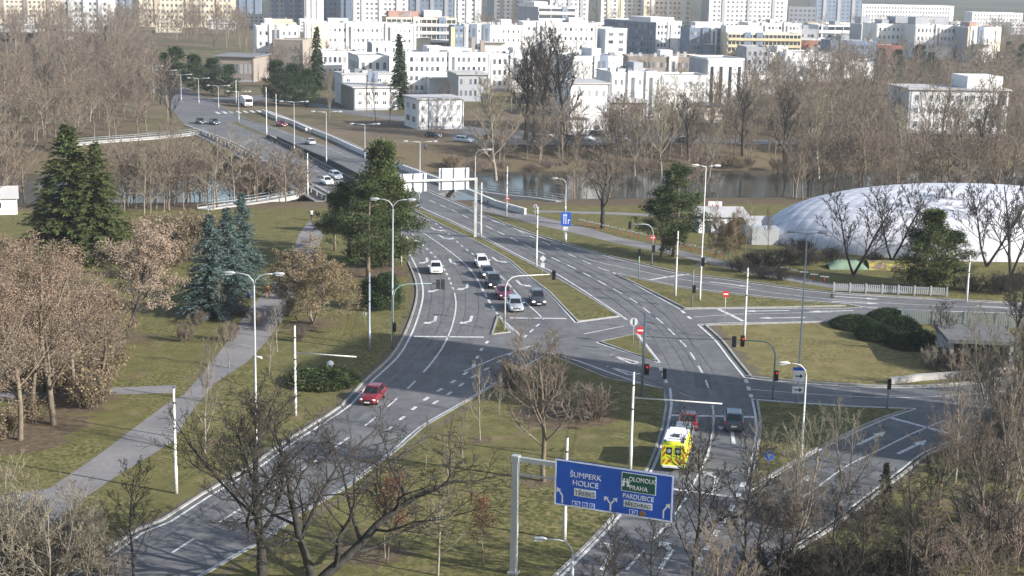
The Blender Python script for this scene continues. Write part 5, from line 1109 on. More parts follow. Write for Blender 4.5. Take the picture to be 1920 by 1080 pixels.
for x, y, yt in ((684,300,233),(787,350,266),(612,306,210),(552,284,191),(448,228,172),(410,205,161),(373,196,147),(340,190,140),(312,186,132),(288,178,124)):
    double_lamp(x, y, yt, 'pale T shaped lamp along the bridge and avenue', 2.4, 'galvanised', True, GLb, rz=R(8))
double_lamp(889, 446, 280, 'bent arm lamp behind the gantry mast', 1.6, 'galvanised', False, None, R(180), True)
double_lamp(1060, 400, 335, 'hooked lamp behind the blue parking sign', 1.6, 'galvanised', False, None, 0, True)
double_lamp(1502, 862, 682, 'hooked white lamp in front of the grey lamp with arrow signs', 1.6, 'white_pole', False, None, 0, True)
double_lamp(1072, 1098, 1012, 'small hooked lamp below the big blue sign', 1.9, 'galvanised', False, None, 0, True)
# arrow boards on the grey lamp
for z0, h_, nm in ((2.2, 1.05, 'arrow_board'), (1.0, .7, 'arrow_board')):
    b = MB().box(-.55, .55, -.24, -.19, z0, z0+h_).obj(nm, 'white_paint', o4); mb = MB(); z = z0+h_/2
    mb.box(-.35, .1, -.25, -.242, z-.06, z+.06); mb.tri((.1,-.246,z-.22),(.4,-.246,z),(.1,-.246,z+.22)); mb.obj('arrow_symbol', 'black_plastic', b)
b = MB().box(-.6, .6, -.24, -.19, 3.3, 3.6).obj('blue_board', 'sign_blue', o4)
def signal_head(parent, loc, rz=0, lit=0, back=True):
    hd = MB().box(-.17, .17, -.12, .12, -.5, .5).obj('signal_head', 'black_plastic', parent, loc, rz)
    if back: MB().box(-.21, .21, .121, .14, -.55, .55).obj('backboard', 'dark_metal', hd)
    for i, z in enumerate((.3, 0, -.3)):
        MB().cyl((0,-.16,z),(0,-.121,z), .12, n=10).obj('lens', ('lens_red' if lit == 0 else 'lens_green') if i == (0 if lit == 0 else 2) and lit >= 0 else 'lens_dark', hd)
        MB().tube([(-.13,-.2,z+.05),(0,-.22,z+.15),(.13,-.2,z+.05)], .02, 4).obj('visor', 'black_plastic', hd)
    return hd
def signal(px, py, ytop, label, arm_px=None, heads=1, m='green_pole', low=True, rz=0, lit=-1, low_rz=0, low_lit=-1):
    p, h = pole_pts(px, py, ytop); o = thing('traffic_light', label, 'traffic light', p)
    if arm_px:
        e = G(arm_px[0], arm_px[1], h)-p; e.z = h; d = Vector((e.x, e.y, 0)).normalized()
        MB().tube([(0,0,-.05),(0,0,h-1.3),d*.25+Vector((0,0,h-.6)),d*.8+Vector((0,0,h-.15)),d*1.5+Vector((0,0,h-.02)), e], [.1,.085,.075,.07,.06,.05], 8).obj('mast', m, o)
        n = Vector((-d.y, d.x, 0))
        for k in range(heads): signal_head(o, e+d*(k*.5-.25*(heads-1))+Vector((0,-.25,-.05)), rz, lit)
    else:
        MB().tube([(0,0,-.05),(0,0,h)], [.08,.065], 8).obj('mast', m, o); signal_head(o, (0,-.2,h-.5), rz, lit, False)
    if low and arm_px: signal_head(o, (.2,-.15,2.4), low_rz, low_lit, False)
    MB().cyl((0,0,-.02),(0,0,.06), .22, n=10).obj('base_plate', 'dark_metal', o)
    return o
signal(736.5, 653, 533, 'green traffic light mast with twin dark heads hanging over the western road', (826,531), 2, rz=R(180))
signal(946, 620, 518, 'white traffic light mast with curved arm over the stop line of the western road', (1039,514), 1, 'white_pole', False, R(150))
signal(1222, 497, 419, 'grey traffic light mast hooked toward the main road with red board', (1181,421), 1, 'grey_pole')
signal(1197, 522, 466, 'short traffic light with two heads on the slip road island', None)
signal(1297, 577, 489, 'grey traffic light mast with short arm beside the tall T lamp', (1318,490), 1, 'grey_pole')
signal(1449, 748, 640, 'thin green traffic light mast with curved arm at the dry lawn corner', (1392,638), 1, 'green_pole', True, 0, 0, 0, 0)
signal(1663, 769, 710, 'short traffic light on the island of the underpass road', None)
signal(1244, 741, 690, 'thin post light at the lawn corner behind the trolley pole', None, m='grey_pole')
# grey mast with span wire
p, h = pole_pts(1203.9, 746, 586); o = thing('traffic_light', 'grey mast with red signal and span wire across the main road', 'traffic light', p)
MB().tube([(0,0,-.05),(0,0,h)], [.19,.13], 10).obj('mast', 'grey_pole', o); signal_head(o, (.35,-.2,2.9), 0, 0)
e = G(1376, 636, h*.72)-p; e.z = h*.72; MB().tube([(0,0,h*.72), e*.5+Vector((0,0,h*.36-.1)), e], .03, 5).obj('span_wire', 'dark_metal', o); signal_head(o, e+Vector((0,-.1,-.2)), R(180), -1)
MB().tube([(0,0,h*.9),(.9,0,h*.87)], .04, 5).obj('bracket', 'dark_metal', o)
def disc_sign(px, py, ytop, label, kind, rz=0, r_=.36, m='galvanised'):
    p, h = pole_pts(px, py, ytop); o = thing('road_sign', label, 'road sign', p, rz)
    MB().cyl((0,.06,-.05),(0,.06,h), .035, n=6).obj('post', m, o); z = h-r_
    if kind in ('noentry', 'back', 'blue'):
        MB().cyl((0,-.02,z),(0,.02,z), r_, n=20).obj('disc', {'noentry':'red_paint','back':'sign_back','blue':'sign_blue'}[kind], o)
        if kind == 'noentry': MB().box(-r_*.7, r_*.7, -.035, -.022, z-.08, z+.08).obj('bar', 'white_paint', o)
        if kind == 'blue':
            mb = MB(); mb.box(-.05, .05, -.035, -.022, z-.22, z+.05); mb.tri((-.18,-.03,z+.03),(.18,-.03,z+.03),(0,-.03,z+.25)); mb.obj('arrow_symbol', 'white_paint', o)
        if kind == 'back': MB().box(-.06, .06, -.05, -.021, z-r_*.8, z+r_*.8).obj('clamp', 'dark_metal', o)
    elif kind == 'diamond':
        mb = MB(); X = Matrix.Translation((0,0,z)) @ Matrix.Rotation(R(45), 4, 'Y'); mb.box(-.32,.32,-.02,.02,-.32,.32, 0, X); mb.obj('diamond', 'sign_back', o); MB().box(-.25,.25,-.02,.02,z-1.2,z-.6).obj('board', 'sign_back', o)
    elif kind == 'board':
        MB().box(-.75, .75, -.03, .03, h-2.1, h).obj('board', 'sign_blue', o); mb = MB()
        for a in (-.32, .0): mb.box(a-.06, a+.06, -.045, -.032, h-1.8, h-.4); mb.tri((a-.18,-.04,h-.5),(a+.18,-.04,h-.5),(a,-.04,h-.2))
        mb.box(.3,.42,-.045,-.032,h-1.8,h-1.1); mb.box(.42,.62,-.045,-.032,h-1.25,h-1.1); mb.obj('lane_symbol', 'white_paint', o)
        MB().box(-.35,.35,-.03,.03,h-2.9,h-2.25).obj('plate', 'white_paint', o); MB().cyl((0,0,0),(0,0,1.4), .2, n=8).obj('post_sleeve', 'white_paint', o)
disc_sign(1199, 662, 612, 'round red no entry sign on the small grass island', 'noentry', r_=.45)
disc_sign(1187, 646, 596, 'round sign seen from behind on the small grass island', 'back', r_=.45)
disc_sign(1017, 520, 480, 'grey back of a diamond priority sign on the median', 'diamond')
disc_sign(1358, 609, 545, 'round red no entry sign on the side road', 'noentry', r_=.4)
disc_sign(1440, 896, 845, 'round blue arrow sign on the grass island by the turning road', 'blue', r_=.42)
disc_sign(1060, 453, 398, 'blue lane guidance board with white arrows beside the riverside footpath', 'board')
disc_sign(786, 397, 353, 'round sign seen from behind at the tip of the median', 'back', r_=.45)
disc_sign(951, 402, 368, 'red ringed round sign beside the trolley pole near the river ramp', 'noentry', r_=.4)
disc_sign(1222, 496, 440, 'red sign fixed low beside the hooked traffic light', 'noentry', r_=.4)
disc_sign(1003, 419, 383, 'small round sign seen from behind near the riverside path', 'back', r_=.32)
disc_sign(684, 612, 585, 'small green litter post on the lawn at the curve', 'back', r_=.2, m='green_pole')
# big blue gantry sign
TX = {}
def text_mesh(body, size):
    cu = bpy.data.curves.new('lettering', 'FONT'); cu.body = body; cu.size = size; cu.align_x = 'CENTER'; cu.extrude = .008
    ob = bpy.data.objects.new('lettering', cu); COL.objects.link(ob); dg = bpy.context.evaluated_depsgraph_get()
    me = bpy.data.meshes.new_from_object(ob.evaluated_get(dg)); bpy.data.objects.remove(ob); me.name = 'lettering'; return me
def text(parent, body, x, z, size, m, y=-.05, xs=1.0):
    me = text_mesh(body, size); me.materials.clear(); me.materials.append(M[m]); o = bpy.data.objects.new('lettering', me); link(o, parent)
    o.rotation_euler = (R(90), 0, 0); o.location = (x, y, z); o.scale = (xs, 1, 1); o['label'] = 'lettering reading '+body; return o
def big_sign():
    zt = 8.9; tl = G(1045, 857, zt); tr = G(1266, 889, zt); d = (tr-tl); d.z = 0; wd = d.length; d.normalize(); an = math.atan2(d.y, d.x)
    bl = top_z(Vector((tl.x, tl.y, 0)), 942); hh = zt-bl
    pb = tl-d*2.95; pb.z = 0
    o = thing('gantry_sign', 'big blue overhead direction sign on a grey cantilever mast', 'road sign', pb, an)
    ht = zt-.75
    MB().box(-.21, .21, -.2, .2, -.05, ht).obj('mast', 'galvanised', o); MB().box(-.26, .26, -.24, .24, ht+.001, ht+.45).obj('mast_head', 'galvanised', o)
    MB().box(-.35, .35, -.35, .35, -.05, .3).obj('base_plate', 'concrete', o)
    MB().box(.27, 2.95+wd*.9, -.13, .13, ht+.08, ht+.38).obj('beam', 'galvanised', o)
    MB().box(.2, 2.95+wd*.9, .02, .1, ht-.9, ht-.8).obj('lower_beam', 'galvanised', o)
    s = MB().box(0, wd, -.06, .02, 0, hh).obj('sign_panel', 'sign_blue', o, (2.95, -.3, zt-hh))
    bd = MB(); b = .09
    for q in ((0,wd,0,b),(0,wd,hh-b,hh),(0,b,b+.001,hh-b-.001),(wd-b,wd,b+.001,hh-b-.001)): bd.box(q[0],q[1],-.075,-.061,q[2],q[3])
    bd.obj('border', 'white_paint', s)
    def fr(x0,x1,z0,z1,m,y=-.062): return MB().box(wd*x0, wd*x1, y-.012, y, hh*z0, hh*z1).obj('inset_panel', m, s)
    def T_(b_, x, z, sz, m='white_paint', y=-.085, xs=1.0): text(s, b_, wd*x, hh*z, sz, m, y, xs)
    T_('ŠUMPERK', .265, .66, .52); T_('HOLICE', .265, .485, .52)
    fr(.17,.355,.255,.425,'white_paint'); T_('TŘEBEŠ', .262, .28, .44, 'black_plastic')
    for x0, x1, tx in ((.155,.225,'31'),(.245,.29,'i'),(.305,.35,'P')):
        fr(x0,x1,.03,.14,'white_paint'); fr(x0+.006,x1-.006,.042,.128,'sign_blue',-.075); T_(tx, (x0+x1)/2, .05, .26, y=-.095)
    fr(.57,.86,.52,.93,'white_paint'); fr(.577,.853,.535,.915,'sign_green',-.075)
    T_('OLOMOUC', .748, .755, .43, y=-.095, xs=.86); T_('PRAHA', .715, .575, .43, y=-.095, xs=.9)
    m_ = MB(); cx, cz = wd*.607, hh*.72     # motorway symbol: two lanes under a bridge
    m_.box(cx-.3, cx+.3, -.1, -.09, cz-.02, cz+.06)
    for sx in (-1, 1): m_.quad((cx+sx*.05,-.095,cz+.25),(cx+sx*.14,-.095,cz+.25),(cx+sx*.3,-.095,cz-.3),(cx+sx*.08,-.095,cz-.3))
    m_.obj('motorway_symbol', 'white_paint', s)
    T_('PARDUBICE', .715, .375, .46, xs=.88); fr(.595,.835,.19,.335,'white_paint'); T_('BŘEZHRAD', .715, .215, .40, 'black_plastic', xs=.88)
    fr(.645,.715,.03,.15,'white_paint'); fr(.651,.709,.045,.138,'sign_blue',-.075); T_('37', .68, .055, .26, y=-.095)
    MB().cyl((wd*.755,-.09,hh*.09),(wd*.755,-.061,hh*.09), .2, n=16).obj('brown_disc', 'brown_sign', s)
    def arr(x, z, pts): mb = MB(); [mb.quad(*[(x+a, -.07, z+c) for a, c in q]) for q in pts]; mb.obj('arrow_symbol', 'white_paint', s)
    arr(wd*.07, hh*.05, [[(-.05,0),(.05,0),(.05,.55),(-.05,.5)],[(-.05,.5),(.05,.55),(-.2,.9),(-.27,.82)],[(-.42,.7),(-.1,.95),(-.42,1.08),(-.42,1.0)]])
    arr(wd*.485, hh*.05, [[(-.06,0),(.06,0),(.06,.5),(-.06,.5)],[(-.06,.45),(.06,.45),(-.2,.8),(-.28,.72)],[(-.06,.45),(.06,.45),(.28,.72),(.2,.8)],[(-.45,.62),(-.12,.88),(-.45,.95),(-.45,.8)],[(.12,.88),(.45,.62),(.45,.8),(.45,.95)]])
    arr(wd*.93, hh*.06, [[(-.05,0),(.05,0),(.05,.5),(-.05,.55)],[(.05,.5),(-.05,.55),(.2,.9),(.27,.82)],[(.1,.95),(.42,.7),(.42,1.0),(.42,1.08)]])
big_sign()
def far_gantry():
    p, h = pole_pts(891, 446, 333); o = thing('gantry_sign', 'white overhead gantry with the backs of two sign panels over the western road', 'road sign', p)
    e = G(752, 337, h)-p; e.z = 0; an = math.atan2(e.y, e.x)
    MB().box(-.2, .2, -.2, .2, -.05, h).obj('mast', 'white_pole', o); L_ = e.length
    q = MB().box(.201, L_, -.14, .14, h-.35, h-.05).obj('beam', 'white_pole', o); q.rotation_euler = (0,0,an)
    for a, b, z0, z1 in ((.0,48,-1.9,.8),(71,127,-1.8,1.5)):
        x0, x1 = L_*(1-b/139), L_*(1-a/139); mb = MB(); s = MB().box(x0, x1, -.42, -.36, h+z0, h+z1).obj('sign_panel', 'sign_back', o); s.rotation_euler = (0,0,an+0)
        for k in range(3): u = MB().box(-.06, .06, -.355, -.145, h+z0, h+z1).obj('stiffener', 'galvanised', s, (x0+(x1-x0)*(.1+.4*k), 0, 0))
        for k in range(3): MB().box(x0+.02, x1-.02, -.5, -.421, h+z0+.25+k*(z1-z0)*.33, h+z0+.35+k*(z1-z0)*.33).obj('rib', 'galvanised', s)
far_gantry()
def wire(px, z, label):
    L = smooth_line([G(x, y, z) for x, y in px], 6); o = thing('overhead_wire', label, 'wire'); MB().tube([(p.x, p.y, z-.12*math.sin(i*.6)**2) for i, p in enumerate(L)], .016, 4, cap=False).obj('cable', 'dark_metal', o)
wire([(760,360),(800,420),(822,470),(835,530),(820,590),(770,660),(690,735),(560,830),(400,940),(240,1040)], 5.6, 'thin trolley wire above the outer lane of the western road')
wire([(770,360),(812,420),(836,470),(850,530),(836,590),(786,660),(706,735),(576,830),(416,940),(256,1040)], 5.6, 'thin trolley wire above the inner lane of the western road')
wire([(690,300),(800,345),(950,410),(1080,470),(1180,525),(1240,580),(1290,660),(1318,740),(1322,800),(1300,870)], 5.6, 'thin trolley wire above the left lane of the main road')
wire([(700,297),(815,345),(968,410),(1098,470),(1196,525),(1256,580),(1306,660),(1334,740),(1338,800),(1316,870)], 5.6, 'thin trolley wire above the right lane of the main road')
# red and white barrier posts along the riverside path
for i in range(17):
    p = G(1090, 423).lerp(G(1350, 484), i/16); o = thing('barrier_post', 'short red post with white cross bar along the riverside path', 'bollard', p, R(-25), 'barrier posts along the riverside path')
    MB().cyl((0,0,-.02),(0,0,.85), .06, n=6).obj('post', 'red_paint', o); MB().box(-.55, .55, -.05, .05, .851, .98).obj('bar', 'white_paint', o)
for i in range(5):
    p = G(1470, 514).lerp(G(1545, 531), i/4); o = thing('barrier_post', 'short red post with white cross bar before the slatted fence', 'bollard', p, R(-15), 'barrier posts before the slatted fence')
    MB().cyl((0,0,-.02),(0,0,.85), .06, n=6).obj('post', 'red_paint', o); MB().box(-.55, .55, -.05, .05, .851, .98).obj('bar', 'white_paint', o)
o = thing('marker_stone', 'small white carved stone above the low juniper', 'stone', G(619, 702), R(20))
MB().tube([(0,0,-.05),(0,0,.9),(.05,0,1.25),(.05,0,1.45)], [.42,.36,.34,.1], 9).obj('stone', 'white_paint', o); MB().box(.2,.42,-.32,-.2,.75,1.0).obj('niche', 'black_plastic', o)
# ------------------------------------------------------------------ cars
def loft(mb, rings, m=0, smooth=True, cap=True):
    n = len(rings[0]); b = len(mb.v)
    for rg in rings: mb.v += [tuple(p) for p in rg]
    for i in range(len(rings)-1):
        for j in range(n): mb.face((b+i*n+j, b+i*n+(j+1) % n, b+(i+1)*n+(j+1) % n, b+(i+1)*n+j), m, smooth)
    if cap: mb.face([b+j for j in range(n)][::-1], m); mb.face([b+(len(rings)-1)*n+j for j in range(n)], m)
CARP = {}
def car_meshes(kind):
    L, Wd, Hh = {'hatch':(4.1,1.76,1.48),'estate':(4.6,1.8,1.48),'suv':(4.4,1.84,1.66),'sedan':(4.6,1.8,1.44)}[kind]
    hl, hw = L/2, Wd/2; bz = .22 if kind != 'suv' else .3; belt = Hh*.62
    P = {}
    mb = MB(); rings = []   # lower body, stations front to rear (y+ = front)
    for y, wf, z0, z1 in ((hl,.72,.34,.55),(hl-.08,.86,.26,.66),(hl-.45,.97,bz,.78),(hl-1.0,1.0,bz,.90),(hl-1.35,1.0,bz,belt),(0,1.0,bz,belt+.01),(-hl+.9,1.0,bz,belt+.02),(-hl+.35,.97,bz,belt+.02),(-hl+.06,.9,.28,belt-.05),(-hl,.8,.36,belt-.2)):
        w_ = hw*wf; zm = z0+(z1-z0)*.45
        rings.append([(-w_*.9,y,z0),(w_*.9,y,z0),(w_,y,zm-.1),(w_,y,zm+.12),(w_*.95,y,z1-.05),(w_*.84,y,z1),(-w_*.84,y,z1),(-w_*.95,y,z1-.05),(-w_,y,zm+.12),(-w_,y,zm-.1)])
    loft(mb, rings[::-1])
    # cabin
    rear = {'hatch':-hl+.25,'estate':-hl+.15,'suv':-hl+.2,'sedan':-hl+.75}[kind]; rr_ = {'hatch':.55,'estate':.4,'suv':.4,'sedan':.8}[kind]
    yf, yr, tf, tr_ = hl-1.15, rear, hl-1.95, rear+rr_
    wb, wt = hw*.88, hw*.70
    cab = [[(-wb,yf,belt-.12),(wb,yf,belt-.12),(wb,yr,belt-.05),(-wb,yr,belt-.05)],[(-wt,tf,Hh-.04),(wt,tf,Hh-.04),(wt,tr_,Hh-.05),(-wt,tr_,Hh-.05)],[(-wt*.85,tf-.12,Hh),(wt*.85,tf-.12,Hh),(wt*.85,tr_+.1,Hh-.01),(-wt*.85,tr_+.1,Hh-.01)]]
    loft(mb, [c[::-1] for c in cab], 0, False)
    P['body'] = (mb, ['car_white'])
    def glass(a, b, c, d, off): mb2 = MB(); o_ = Vector(off); mb2.quad(*[Vector(p)+o_ for p in (a,b,c,d)]); return mb2
    def ip(c0, c1, i, u): return Vector(c0[i]).lerp(Vector(c1[i]), u)
    lo, hi = .18, .93
    q = lambda i, u: ip(cab[0], cab[1], i, u)
    def panel(i, j, u0=.06, u1=.94, off=(0,0,0)):
        a, b, c, d = q(i,lo), q(j,lo), q(j,hi), q(i,hi); return glass(a.lerp(b,u0), a.lerp(b,u1), d.lerp(c,u1), d.lerp(c,u0), off)
    P['windscreen'] = (panel(1,0,off=(0,.012,.01)), ['car_glass']); P['rear_window'] = (panel(3,2,off=(0,-.012,.01)), ['car_glass'])
    for nm, u0, u1 in (('side_window',.06,.48),('side_window ',.52,.92)):
        P[nm+'R'] = (panel(2,1,1-u1,1-u0,(.012,0,.004)), ['car_glass']); P[nm+'L'] = (panel(0,3,u0,u1,(-.012,0,.004)), ['car_glass'])
    return P, (L, Wd, Hh, hl, hw, belt)
WH = None
def car(kind, px, head, color, label, lit=False, group=None, plate=True):
    """px: pixel of the ground point under the car's middle; head: pixel it points to"""
    global WH
    if kind not in CARP:
        P, dim = car_meshes(kind); CARP[kind] = ({k: v[0].mesh(k.split('_')[0], v[1]) for k, v in P.items()}, dim)
    me, (L, Wd, Hh, hl, hw, belt) = CARP[kind]
    if WH is None:
        t_ = MB(); t_.tube([(-.1,0,0),(-.09,0,0),(.09,0,0),(.1,0,0)], [.25,.31,.31,.25], 16); rm = MB(); rm.cyl((-.108,0,0),(.108,0,0), .2, n=12)
        hd = MB(); hd.tube([(-.17,0,0),(-.1,.05,.02),(.1,.03,.02),(.17,-.08,.01)], [.03,.09,.09,.03], 8)
        WH = dict(tyre=t_.mesh('tyre',['tyre']), rim=rm.mesh('rim',['rim']), head=hd.mesh('headlight',['head_lamp']), tail=MB().box(-.13,.13,-.04,.05,-.12,.14).mesh('taillight',['tail_lamp']), plate=MB().box(-.26,.26,-.015,.015,-.055,.055).mesh('number_plate',['plate_white']), mirror=MB().box(-.1,.1,-.05,.06,-.06,.07).mesh('mirror',['car_white']),
                  grille=MB().box(-.42,.42,-.02,.03,-.07,.07).mesh('grille',['black_plastic']))
    a, b = G(*px), G(*head); d = b-a; o = thing('parked_car' if group and 'park' in group else 'car', label, 'car', (a.x, a.y, .055), math.atan2(d.y, d.x)-math.pi/2, group)
    for k, m_ in me.items():
        c = part(k.split(' ')[0].rstrip('RL'), m_, o)
        if k == 'body': setmats(c, [color])
    for s in (-1, 1):
        for y in (hl-.82, -hl+.8):
            w_ = part('wheel', WH['tyre'], o, (s*(hw-.11), y, .31)); part('rim', WH['rim'], w_)
        h_ = part('headlight', WH['head'], o, (s*(hw-.27), hl-.14, .60)); 
        if lit: setmats(h_, ['head_lamp_lit'])
        part('taillight', WH['tail'], o, (s*(hw-.2), -hl+.06, belt-.16)); part('mirror', WH['mirror'], o, (s*(hw+.08), hl-1.45, belt+.06), mats=[color])
    part('number_plate', WH['plate'], o, (0, -hl-.005, .62)); part('number_plate', WH['plate'], o, (0, hl+.015, .38)); part('grille', WH['grille'], o, (0, hl-.02, .53))
    return o
car('sedan', (817,510), (820,540), 'car_white', 'white hatchback alone in the left turn lane of the western road')
car('estate', (903,499), (917,520), 'car_white', 'white car at the rear of the queue at the stop line')
car('sedan', (913,518), (927,540), 'car_slate', 'slate grey car behind the black one in the queue', True)
car('suv', (925,537), (940,560), 'car_black', 'black car with lit headlights in the middle of the queue', True)
car('hatch', (944,558), (958,580), 'car_plum', 'plum red car behind the silver one in the queue')
car('estate', (965,580), (975,600), 'car_silver', 'silver car first in the queue at the stop line')
car('suv', (1007,569), (1018,590), 'car_dark_grey', 'dark car with lit headlights in the lane next to the queue', True)
car('hatch', (699,752), (660,790), 'car_red', 'dark red car driving down the western road')
car('hatch', (1290,800), (1292,770), 'car_red', 'red car first at the red light on the main road')
car('suv', (1281,826), (1288,795), 'car_mid_grey', 'grey car between the red car and the ambulance')
car('suv', (1375,800), (1374,770), 'car_blue_grey', 'blue grey car waiting alone in the right lane of the main road')
car('estate', (1490,974), (1530,945), 'car_dark_grey', 'dark grey car half hidden by trees on the turning road')
car('hatch', (613,346), (650,364), 'car_white', 'white car on the western bridge deck coming first')
car('estate', (629,335), (665,352), 'car_silver', 'pale silver car beside the white one on the western bridge deck')
car('hatch', (582,271), (555,259), 'car_silver', 'silver car driving away over the main bridge deck')
car('hatch', (376,232), (400,241), 'car_dark_grey', 'dark car arriving at the far end of the bridge', False); car('estate', (402,233), (430,244), 'car_slate', 'slate car beside the dark one at the far end of the bridge')
for x, y, c_, k_, lab in ((870,267,'car_silver','estate','silver car parked by the far bank street'),(922,263,'car_red','hatch','red car parked before the poplar'),(1022,257,'car_white','sedan','white car parked below the tall dark trees'),(1073,264,'car_slate','hatch','slate car parked before the small white garage'),(1099,264,'car_white','suv','white boxy car parked beside the slate car'),(1123,256,'car_black','estate','black car parked before the tall white house'),(1168,265,'car_silver','hatch','silver car parked right of the round bush'),(1192,265,'car_dark_grey','estate','dark car parked beside the silver one right of the bush'),(1282,268,'car_dark_grey','hatch','dark car at the right end of the car park'),(812,258,'car_black','hatch','black car on the street before the white villa')):
    car(k_, (x, y), (x+26, y+2), c_, lab)
for x, y, c_, lab in ((465,186,'car_red','red car at the far bus stop'),(452,192,'car_dark_grey','dark car at the far crossing'),(528,237,'car_red','red car on the far bank pavement side')): car('hatch', (x, y), (x+20, y+5), c_, lab)
def truck(px, head):
    a, b = G(*px), G(*head); d = b-a; o = thing('truck', 'white lorry standing at the far crossing', 'truck', (a.x,a.y,.05), math.atan2(d.y,d.x)-math.pi/2)
    MB().box(-1.2,1.2,-3,1.2,.9,3.0).obj('box_body', 'white_paint', o); MB().box(-1.1,1.1,1.3,3,.5,2.6).obj('cab', 'car_white', o); MB().box(-1,1,3.002,3.03,1.5,2.4).obj('windscreen', 'car_glass', o); MB().box(-.9,.9,-3,3,.55,.898).obj('chassis', 'black_plastic', o)
    for s in (-1,1):
        for y in (-2,2): MB().cyl((s*.85,y,.45),(s*1.12,y,.45), .45, n=12).obj('wheel', 'tyre', o)
truck((462,200), (480,207))
def ambulance(px, head):
    a, b = G(*px), G(*head); d = b-a
    o = thing('ambulance', 'yellow ambulance with orange chevrons and white roof seen from behind', 'ambulance', (a.x,a.y,.055), math.atan2(d.y,d.x)-math.pi/2)
    mb = MB(); w_, h_ = 1.02, 2.55
    prof = [(-2.9,.45,h_-.25),(-2.85,.40,h_-.08),(-2.6,.38,h_),(.9,.38,h_),(1.35,.38,h_-.25),(2.0,.38,1.55),(2.75,.40,1.2),(2.95,.5,.85)]
    loft(mb, [[(-w_*.95,y,z0),(w_*.95,y,z0),(w_,y,z0+.3),(w_,y,z0+(z1-z0)*.6),(w_*.9,y,z1),(-w_*.9,y,z1),(-w_,y,z0+(z1-z0)*.6),(-w_,y,z0+.3)] for y,z0,z1 in prof])
    body = mb.obj('body', 'amb_yellow', o)
    MB().box(-.9,.9,-2.6,.95,h_+.001,h_+.06).obj('roof', 'white_paint', o); MB().box(-.3,.3,-1.6,-.9,h_+.061,h_+.16).obj('roof_hatch', 'car_glass', o); MB().box(-.7,.7,.5,.85,h_+.061,h_+.2).obj('light_bar', 'white_paint', o)
    MB().box(-.6,.6,-2.2,-2.05,h_+.061,h_+.075).obj('roof_marking', 'car_mid_grey', o)
    for s in (-1,1): MB().box(s*.75-.1, s*.75+.1, -2.75,-2.5,h_-.05,h_+.1).obj('beacon', 'car_blue_grey', o)
    yb = -2.912
    for s in (-1,1):
        dr = MB().box(min(s*.03,s*.9), max(s*.03,s*.9), yb, yb+.03, .6, 2.25).obj('rear_door', 'amb_yellow', o)
        MB().box(min(s*.12,s*.6), max(s*.12,s*.6), yb-.012, yb-.001, 1.5, 2.12).obj('window', 'car_glass', dr)
        mb = MB(); mb.cyl((s*.36,yb-.02,1.8),(s*.36,yb-.013,1.8), .17, n=12); mb.obj('emblem', 'car_silver', dr)
        for k in range(3): mb = MB(); z = .62+k*.55; mb.quad((s*.68,yb-.004,z+.3),(s*.9,yb-.004,z),(s*.9,yb-.004,z+.3),(s*.68,yb-.004,z+.55)); mb.obj('chevron', 'amb_orange', dr)
        mb = MB(); mb.quad((s*.22,yb-.004,1.2),(s*.08,yb-.004,1.1),(s*.5,yb-.004,.62),(s*.68,yb-.004,.62)); mb.obj('chevron', 'amb_orange', dr)
        MB().box(s*.93-.06,s*.93+.06,yb+.02,yb+.08,.7,1.3).obj('taillight', 'tail_lamp', o)
        MB().box(s*1.1-.07,s*1.1+.07,1.45,1.6,1.4,1.7).obj('mirror', 'black_plastic', o)
        for y in (-1.9,2.0): w2 = MB().cyl((s*.78,y,.34),(s*1.0,y,.34), .35, n=14).obj('wheel', 'tyre', o); MB().cyl((s*1.002,y,.34),(s*1.02,y,.34), .2, n=10).obj('rim', 'rim', w2)
        MB().box(s*1.005-.02, s*1.005+.02, -2.6, 1.4, 1.02, 1.3).obj('side_stripe', 'amb_orange', o); MB().box(s*1.0-.025,s*1.0+.025,-.8,.4,1.45,1.95).obj('side_window', 'car_glass', o)
    MB().box(-.85,.85,-3.05,-2.9,.38,.55).obj('bumper', 'white_paint', o); MB().box(-.26,.26,-3.07,-3.051,.4,.52).obj('number_plate', 'plate_white', o)
    mb = MB(); mb.quad((-.8,2.08,1.6),(.8,2.08,1.6),(.75,1.42,2.28),(-.75,1.42,2.28)); mb.obj('windscreen', 'car_glass', o)
ambulance((1268,866), (1282,825))
